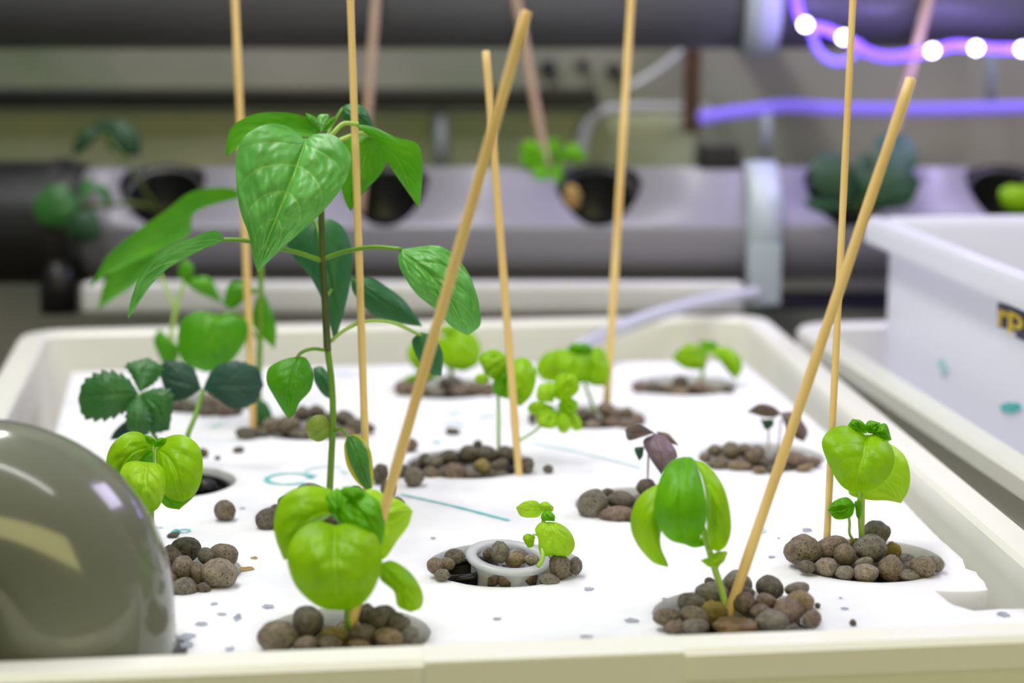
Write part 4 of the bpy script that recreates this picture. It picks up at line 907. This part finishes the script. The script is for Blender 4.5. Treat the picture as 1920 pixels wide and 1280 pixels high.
# ------------------------------------------------------------------ frosted box in the second tank
bc0 = PD(1668, 440, 1.15); topz = bc0.z; BXW, BXD, BXH = .30, .42, topz+.058
bx = empty('storage_box', Vector((bc0.x, bc0.y, -.058)), 'frosted clear storage box standing in the white second tank', 'box')
org = Vector((bc0.x, bc0.y, 0)); t = .002
def bxp(name, lo, hi, mat='frost', bev=.0006): return put(name, box_bm(lo, hi, bev, AX, org), mat, bx, False)
z0, z1 = -.058, topz+.007
bxp('side_panel', (0, -BXD, z0), (t, 0, z1)); bxp('side_panel', (BXW-t, -BXD, z0), (BXW, 0, z1))
bxp('end_panel', (t, -t, z0), (BXW-t, 0, z1)); bxp('end_panel', (t, -BXD, z0), (BXW-t, -BXD+t, z1))
bxp('base_panel', (t, -BXD+t, z0), (BXW-t, -t, z0+t))
for lo, hi in (((-.013, -BXD-.013, z1-.013), (.000, .013, z1+.003)), ((BXW, -BXD-.013, z1-.013), (BXW+.013, .013, z1+.003)), ((0, 0, z1-.013), (BXW, .013, z1+.003)), ((0, -BXD-.013, z1-.013), (BXW, -BXD, z1+.003))):
    bxp('rim_strip', lo, hi, 'frost', .004)
# printed word on its side: a short piece shows, reading rp
lab_s = -((PD(1868, 575, 1.0)-org).dot(EY))
def side_pt(px, py):                       # where a sight line meets the box side
    r = ray(px, py); nrm = EX; o0 = Vector((0, 0, CAMH)); k = ((org-EX*.0006)-o0).dot(nrm)/r.dot(nrm); return o0+r*k
def flat_print(name, pts, mat, out, parent, th=.0005):
    v = [p-EX*out for p in pts]+[p-EX*(out+th) for p in pts]; n = len(pts)
    f = [tuple(range(n)), tuple(reversed(range(n, 2*n)))]+[(i, (i+1) % n, n+(i+1) % n, n+i) for i in range(n)]
    return put(name, mesh(name, v, f), mat, parent, False)
flat_print('label_panel', [side_pt(*p) for p in ((1872, 566), (1990, 596), (1990, 668), (1906, 632), (1906, 622), (1872, 612))], 'navy', 0, bx)
def letter(name, a, b, txt):
    cu = bpy.data.curves.new(name, 'FONT'); cu.body = txt; cu.size = 1; cu.extrude = .012; cu.offset = .02
    tmp = bpy.data.objects.new(name, cu); C.objects.link(tmp)
    bpy.context.view_layer.update()
    me = bpy.data.meshes.new_from_object(tmp.evaluated_get(bpy.context.evaluated_depsgraph_get()))
    bpy.data.objects.remove(tmp)
    xs = [v.co.x for v in me.vertices]; ys = [v.co.y for v in me.vertices]
    x0, x1, y0, y1 = min(xs), max(xs), min(ys), max(ys)
    up = Vector((0, 0, 1)); ln = b-a; W = Vector((ln.x, ln.y, 0)); H = (a.z-b.z)
    for v in me.vertices:
        fx = (v.co.x-x0)/(x1-x0); fy = (v.co.y-y0)/(y1-y0)
        v.co = Vector((a.x, a.y, b.z))+W*fx+up*H*fy-EX*(.0009+max(0, v.co.z)*.02)
    return put(name, me, 'yellow', bx, False)
letter('printed_letter', side_pt(1876, 578), side_pt(1892, 617), 'r')
letter('printed_letter', side_pt(1895, 582), side_pt(1921, 636), 'p')
for pts in ([(1876, 760), (1890, 754), (1912, 756), (1916, 766), (1898, 774), (1880, 772)], [(1758, 676), (1772, 672), (1780, 694), (1768, 706)]):
    flat_print('paint_smear', [side_pt(*p) for p in pts], 'ink' if pts[0][0] > 1800 else 'ink_pale', 0, bx)

# ------------------------------------------------------------------ pipes with planting holes
def boolean(me, cutters):
    o = bpy.data.objects.new('work', me); C.objects.link(o); tmp = [o]
    for c in cutters:
        q = bpy.data.objects.new('work', c); C.objects.link(q); tmp.append(q)
        m = o.modifiers.new('cut', 'BOOLEAN'); m.object = q; m.operation = 'DIFFERENCE'; m.solver = 'EXACT'
    bpy.context.view_layer.update()
    r = bpy.data.meshes.new_from_object(o.evaluated_get(bpy.context.evaluated_depsgraph_get()))
    for q in tmp: bpy.data.objects.remove(q)
    return r
def hollow_pipe(x0, x1, c, r, wall=.003, seg=96):
    v, f = [], []
    for x, rr in ((x0, r), (x1, r), (x1, r-wall), (x0, r-wall)):
        for k in range(seg):
            a = 2*PI*k/seg; v.append((x, c[0]+math.cos(a)*rr, c[1]+math.sin(a)*rr))
    for i in range(4):
        for k in range(seg): f.append((i*seg+k, i*seg+(k+1) % seg, ((i+1) % 4)*seg+(k+1) % seg, ((i+1) % 4)*seg+k))
    me = mesh('pipe', v, f); bm = bmesh.new(); bm.from_mesh(me); bmesh.ops.recalc_face_normals(bm, faces=bm.faces[:]); bm.to_mesh(me); bm.free(); return me
def cyl_mesh(p, d, r, L, seg=48):
    return tube_mesh('cutter', [p, p+d*L], r, seg)
YP = 1.34; PRAD = .0388
pc = PY(900, 417, YP); PC = (YP, pc.z)
tilt = 38*PI/180
hd = Vector((0, -math.sin(tilt), math.cos(tilt)))
hx = [PY(x, 370, YP-.03).x for x in (302, 722, 1122, 1590, 1895)]
pipe_l = PY(165, 417, YP).x
me = hollow_pipe(pipe_l, .75, PC, PRAD)
me = boolean(me, [cyl_mesh(Vector((x, PC[0], PC[1])), hd, .0295, .08) for x in hx])
lp = empty('growing_pipe', (0, YP, PC[1]-PRAD), 'lower grey pipe with round planting holes, behind the tank', 'pipe')
put('pipe_body', me, 'pipe', lp, False)
for p in lp.children[0].data.polygons: p.use_smooth = abs(p.normal.x) < .2 and len(p.vertices) > 3
# black cups in the pipe holes
for x, what in zip(hx, ('under the dark blurred leaves', 'behind the folded pepper leaf', 'beside the small lettuce', 'under the dark round leaves', 'at the far end past the clear box')):
    e = empty('net_pot', Vector((x, PC[0], PC[1]))-hd*.028, 'black cup sunk in the lower grey pipe '+what, 'pot', 'black cups in the lower pipe')
    q = put('pot_body', pot_me, None); q.parent = e; q.location = hd*.058; q.rotation_euler = hd.to_track_quat('Z', 'X').to_euler()
    q.scale = (.96, .96, .96)
# black rubber coupling at the pipe end
cp = empty('pipe_coupling', (pipe_l-.05, YP, PC[1]-.046), 'black rubber coupling on the end of the lower grey pipe', 'coupling')
put('coupling_body', tube_mesh('coupling_body', [Vector((pipe_l-.30, YP, PC[1])), Vector((pipe_l-.022, YP, PC[1])), Vector((pipe_l-.004, YP, PC[1])), Vector((pipe_l+.002, YP, PC[1]))], [.043, .043, .0425, .040], 64), 'black', cp, False)
put('clamp_band', tube_mesh('clamp_band', [Vector((pipe_l-.022, YP, PC[1])), Vector((pipe_l-.012, YP, PC[1]))], .0445, 64), 'hole_dark', cp, False)
a_ = PY(92, 470, 1.29); put('drain_spout', tube_mesh('drain_spout', [Vector((a_.x, 1.315, PC[1]-.02)), Vector((a_.x, 1.312, PC[1]-.06))], .013, 24), 'black', cp)
# upper pipe
YU = 1.40; URAD = .043
uc = PY(900, -22, YU)
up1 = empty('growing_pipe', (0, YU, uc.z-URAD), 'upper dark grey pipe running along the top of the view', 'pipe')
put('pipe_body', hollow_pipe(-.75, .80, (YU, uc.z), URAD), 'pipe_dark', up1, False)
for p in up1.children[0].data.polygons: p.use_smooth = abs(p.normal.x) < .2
def clamp(x, Y, zc, r, wd, label, foot=.013):
    e = empty('pipe_clamp', (x, Y, zc-r), label, 'clamp')
    n = 40; v, f = [], []
    for i in range(n+1):
        a = i*2*PI/n
        for rr in (r+.0006, r+.0045):
            for sx in (-1, 1): v.append((x+sx*wd/2, Y+math.cos(a)*rr, zc+math.sin(a)*rr))
    for i in range(n):
        b = i*4; c = b+4
        f += [(b, b+1, c+1, c), (b+2, c+2, c+3, b+3), (b, c, c+2, b+2), (b+1, b+3, c+3, c+1)]
    f += [(0, 2, 3, 1), (n*4, n*4+1, n*4+3, n*4+2)]
    put('clamp_band', mesh('clamp_band', v, f), 'bracket', e)
    put('clamp_arm', box_bm((x-wd/2, Y+r+.0046, zc-.008), (x+wd/2, 1.62, zc+.008), .001), 'bracket', e, False)
    if foot: put('clamp_foot', box_bm((x-wd/2, Y-r-.0050, zc-r-foot), (x+wd/2, Y-r-.0008, zc-.01), .001), 'bracket', e, False)
    return e
xcl = PY(1434, 415, YP-.04).x; xcw = (PY(1468, 415, YP-.04).x-PY(1400, 415, YP-.04).x)
clamp(xcl, YP, PC[1], PRAD, xcw*.92, 'pale bracket gripping the lower grey pipe')
clamp(PY(1432, 40, YU-.04).x, YU, uc.z, URAD, xcw, 'pale bracket gripping the upper grey pipe below the purple lights', 0)

# ------------------------------------------------------------------ wall things behind the pipes
def ybox(name, x0, y0, x1, y1, Y, dp, mat, label, cat, bev=.0015):
    a, b = PY(x0, y0, Y), PY(x1, y1, Y)
    o = put(name, box_bm((a.x, Y, b.z), (b.x, Y+dp, a.z), bev), mat, None, False); return tag(o, label, cat)
ybox('shelf_board', 150, 532, 1395, 588, 1.282, .018, 'white', 'narrow white board between the tank and the lower pipe', 'shelf', .004)
ybox('shelf_board', 1452, 512, 1668, 548, 1.36, .03, 'white', 'short white board beside the clear box, past the bracket', 'shelf', .003)
ybox('rail', 1440, 552, 1680, 582, 1.355, .03, 'navy', 'dark violet rail under the short white board', 'rail')
ybox('cable_duct', -200, 170, 1120, 198, 1.57, .05, 'black', 'black duct fixed along the wall between the pipes', 'duct')
M['panel'] = noisy('wall_lightening_green', (196, 198, 170), (150, 172, 130), 7, .4)
ybox('wall_lightening_panel', -200, 214, 1300, 345, 1.60, .014, 'panel', 'added pale greenish panel lightening the wall band under the black duct', 'panel')  # added panel, its paler colour stands in for light on the lower wall
ybox('wall_rail', -200, 203, 1110, 212, 1.59, .03, 'bracket', 'thin pale rail directly below the black duct', 'rail')
ybox('post', 1286, 88, 1312, 250, 1.55, .02, 'rust', 'rusty brown upright on the wall', 'post')
ybox('panel', 130, 560, 0, 660, 1.45, .02, 'bench', 'x', 'panel') if False else None
for x, y0_, y1_, wd, lab in ((540, 205, 318, 14, 'pale vertical pipe on the wall, behind the folded pepper leaf'), (826, 205, 310, 22, 'pale vertical pipe on the wall beside the crossing sticks'), (1437, 195, 300, 18, 'pale vertical pipe on the wall above the lower bracket'), (1858, -60, 215, 20, 'bluish vertical pipe hanging behind the purple lights')):
    a, b = PY(x, y0_, 1.585), PY(x, y1_, 1.585)
    if lab.startswith('pale vertical pipe on the wall, behind'): continue
    tag(put('wall_pipe', tube_mesh('wall_pipe', [a, a.lerp(b, .5), b], wd/2*1.6/F, 16), 'bracket'), lab, 'pipe')
for x, y, rpx, lab in ((1028, 127, 15, 'largest dark round hole plug on the wall, nearest the long sticks'), (1092, 120, 10, 'small dark hole plug on the wall, middle of three'), (1152, 132, 13, 'dark hole plug on the wall beside the upright stick')):
    p = PY(x, y, 1.612); rr = rpx*1.62/F
    tag(put('wall_plug', tube_mesh('wall_plug', [p+Vector((0, .008, 0)), p, p-Vector((0, .003, 0))], [rr, rr, rr*.7], 24), 'black'), lab, 'plug')
def hose(name, pxs, Y, rpx, mat, label, cat, n=60):
    c = catmull([PY(x, y, Y) for x, y in pxs], n); return tag(put(name, tube_mesh(name, c, rpx*Y/F, 12), mat), label, cat)
hose('clear_hose', [(1090, 290), (1100, 240), (1125, 212), (1180, 202), (1260, 203), (1330, 206)], 1.58, 10, 'hose', 'pale hose looping along the wall between the pipes', 'hose')
hose('clear_hose', [(1180, 165), (1230, 135), (1275, 100), (1300, 70)], 1.60, 8, 'hose', 'short pale hose slanting up to the upper pipe', 'hose')
h0 = [PY(1420, 550, 1.27), PY(1330, 563, 1.235), PY(1230, 590, 1.19), PY(1150, 618, 1.15), PY(1085, 650, 1.10)]
tag(put('water_hose', tube_mesh('water_hose', catmull(h0, 50), .0045, 14), 'hose'), 'translucent hose running down over the tank back rim', 'hose')

# purple rope lights
def rope(name, pxs, Y, rpx, mat, spots, label):
    e = empty(name, PY(pxs[-1][0], pxs[-1][1], Y), label, 'light')
    put('rope_tube', tube_mesh('rope_tube', catmull([PY(x, y, Y) for x, y in pxs], 90), rpx*Y/F, 12), mat, e)
    for x, y in spots:
        bm = bmesh.new(); bmesh.ops.create_icosphere(bm, subdivisions=2, radius=.0042)
        p = PY(x, y, Y-.003)
        for v in bm.verts: v.co += p
        put('led', bm, 'led_spot', e)
        l = bpy.data.lights.new('led_lamp', 'POINT'); l.energy = .05; l.color = (.40, .28, 1); l.shadow_soft_size = .006
        lo = bpy.data.objects.new('led_lamp', l); C.objects.link(lo); lo.location = PY(x, y+4, Y-.016)
    return e
rope('rope_light', [(1488, -60), (1494, 10), (1510, 46), (1545, 54), (1582, 70), (1625, 97), (1665, 107), (1705, 102), (1748, 95), (1790, 85), (1830, 88), (1875, 92), (1990, 90)], 1.345, 9, 'led', [(1510, 46), (1582, 70), (1748, 95), (1830, 90), (1917, 92)], 'glowing purple rope light with white spots looping under the upper pipe')
rope('rope_light', [(1310, 222), (1350, 214), (1420, 205), (1480, 198), (1560, 203), (1680, 205), (1800, 204), (1990, 198)], 1.55, 11, 'led_dim', [], 'dim purple glowing strip straight along the wall')  # dimly glowing purple tube along the wall
#
rope('rope_light', [(1520, 50), (1530, 88), (1552, 112), (1582, 116), (1606, 98), (1610, 76)], 1.352, 7, 'led_dim', [], 'dim end loop of purple rope light curling under the bright strand')
ybox('clip', 1312, 276, 1388, 316, 1.33, .02, 'hole_dark', 'dark clip lying on the lower grey pipe next to its bracket', 'clip', .003)

# ------------------------------------------------------------------ plants in the pipe
def pipe_plant(name, i, label): return empty(name, Vector((hx[i], PC[0], PC[1]))+hd*.02, label, 'plant')
z = 1.335
P = pipe_plant('strawberry_plant', 0, 'dark blurred strawberry growing from the pipe near the coupling')
stalk(P, z, [(300, 400, -6), (275, 365, -16), (255, 330, -22), (225, 290, -24), (195, 250, -4)], 5, 4, 'stem_dark')
stalk(P, z, [(300, 400, -8), (270, 385, -34), (235, 382, -42), (195, 385, -42), (150, 385, -38)], 5, 4, 'stem_dark')
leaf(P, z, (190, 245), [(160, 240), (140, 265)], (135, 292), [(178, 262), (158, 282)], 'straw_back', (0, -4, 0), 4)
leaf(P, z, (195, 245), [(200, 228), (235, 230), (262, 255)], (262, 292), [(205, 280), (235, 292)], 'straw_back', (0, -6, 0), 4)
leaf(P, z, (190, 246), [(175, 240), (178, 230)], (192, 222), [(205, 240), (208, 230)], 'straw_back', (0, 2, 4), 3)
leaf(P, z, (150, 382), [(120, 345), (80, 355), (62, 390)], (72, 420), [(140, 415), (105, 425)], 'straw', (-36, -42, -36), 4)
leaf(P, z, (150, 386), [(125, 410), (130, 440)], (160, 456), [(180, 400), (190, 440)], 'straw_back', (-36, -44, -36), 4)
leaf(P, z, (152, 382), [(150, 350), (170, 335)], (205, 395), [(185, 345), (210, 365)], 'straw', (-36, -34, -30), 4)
P = pipe_plant('lettuce_plant', 2, 'small light green lettuce in the pipe beside the black cup')
for pts in (((1035, 320), [(1000, 300), (975, 285)], (980, 268), [(1015, 275), (995, 262)], (0, -6, 0)), ((1035, 315), [(1020, 280), (1010, 262)], (1030, 258), [(1050, 285), (1050, 262)], (6, 4, 8)),
            ((1040, 318), [(1060, 275), (1080, 268)], (1100, 292), [(1062, 300), (1085, 305)], (0, -4, 0)), ((1035, 315), [(1005, 310), (1000, 335)], (1020, 352), [(1055, 312), (1050, 345)], (-6, -16, -14)),
            ((1030, 305), [(985, 292), (975, 300)], (985, 318), [(1010, 312), (998, 320)], (0, -8, -4))):
    leaf(P, z, pts[0], pts[1], pts[2], pts[3], 'basil_lo', pts[4], 4, 0, 1., 5, wave=3)
stalk(P, z, [(1060, 385, 10), (1045, 350, 5), (1036, 318, 0)], 5, 4, 'stem_g')
o = lump('rockwool_plug', 1075, 372, 34, 52, 'N', 'beige', 'tan plug leaning inside the black cup beside the lettuce', 0)
pz = Vector((hx[2], PC[0], PC[1]))+hd*.024+Vector((-.018, -.004, 0)); mid_ = sum((Vector(v.co) for v in o.data.vertices), Vector())/len(o.data.vertices)
for v in o.data.vertices: v.co = pz+(v.co-mid_)*1.2
P = pipe_plant('strawberry_plant', 3, 'dark round leaved strawberry in the pipe beyond the leaning stick')
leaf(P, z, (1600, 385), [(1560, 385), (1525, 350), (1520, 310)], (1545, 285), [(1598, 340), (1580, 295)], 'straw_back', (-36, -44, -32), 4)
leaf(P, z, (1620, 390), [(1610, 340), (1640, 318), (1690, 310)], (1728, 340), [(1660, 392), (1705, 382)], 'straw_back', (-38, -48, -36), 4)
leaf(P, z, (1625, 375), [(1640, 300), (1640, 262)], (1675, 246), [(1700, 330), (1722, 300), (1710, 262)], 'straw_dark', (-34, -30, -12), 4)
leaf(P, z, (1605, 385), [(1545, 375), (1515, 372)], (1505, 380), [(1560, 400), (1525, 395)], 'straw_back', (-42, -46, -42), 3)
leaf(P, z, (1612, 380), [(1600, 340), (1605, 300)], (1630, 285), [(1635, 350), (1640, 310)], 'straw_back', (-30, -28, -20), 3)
stalk(P, z, [(1600, 402, -10), (1608, 392, -30), (1612, 370, -34)], 6, 5, 'stem_dark')
P = pipe_plant('lettuce_plant', 4, 'bit of lime lettuce in the last pipe hole past the clear box')
leaf(P, z, (1900, 400), [(1880, 385), (1874, 358)], (1895, 345), [(1925, 390), (1922, 355)], 'basil', (-14, -22, -14), 4)
leaf(P, z, (1910, 400), [(1905, 380), (1912, 350)], (1935, 345), [(1940, 390), (1950, 360)], 'basil', (-12, -18, -14), 4)
stalk(P, z, [(1900, 415, 4), (1902, 402, -8), (1904, 392, -14)], 5, 4, 'stem_g')
stick((709, -60), (676, 392), 1.335, -6, .0062, 'soft blurred stick standing in the pipe hole behind the folded pepper leaf', 0., 'wood_light_tint', 'blurred sticks standing in the lower pipe')
stick((958, -60), (1030, 340), 1.335, 0, .0062, 'soft blurred stick leaning out of the pipe lettuce', 0., 'wood_light_tint', 'blurred sticks standing in the lower pipe')
stick((1756, -60), (1640, 395), 1.335, 0, .0066, 'soft blurred stick leaning out of the dark round leaved strawberry', 0., 'wood_light_tint', 'blurred sticks standing in the lower pipe')
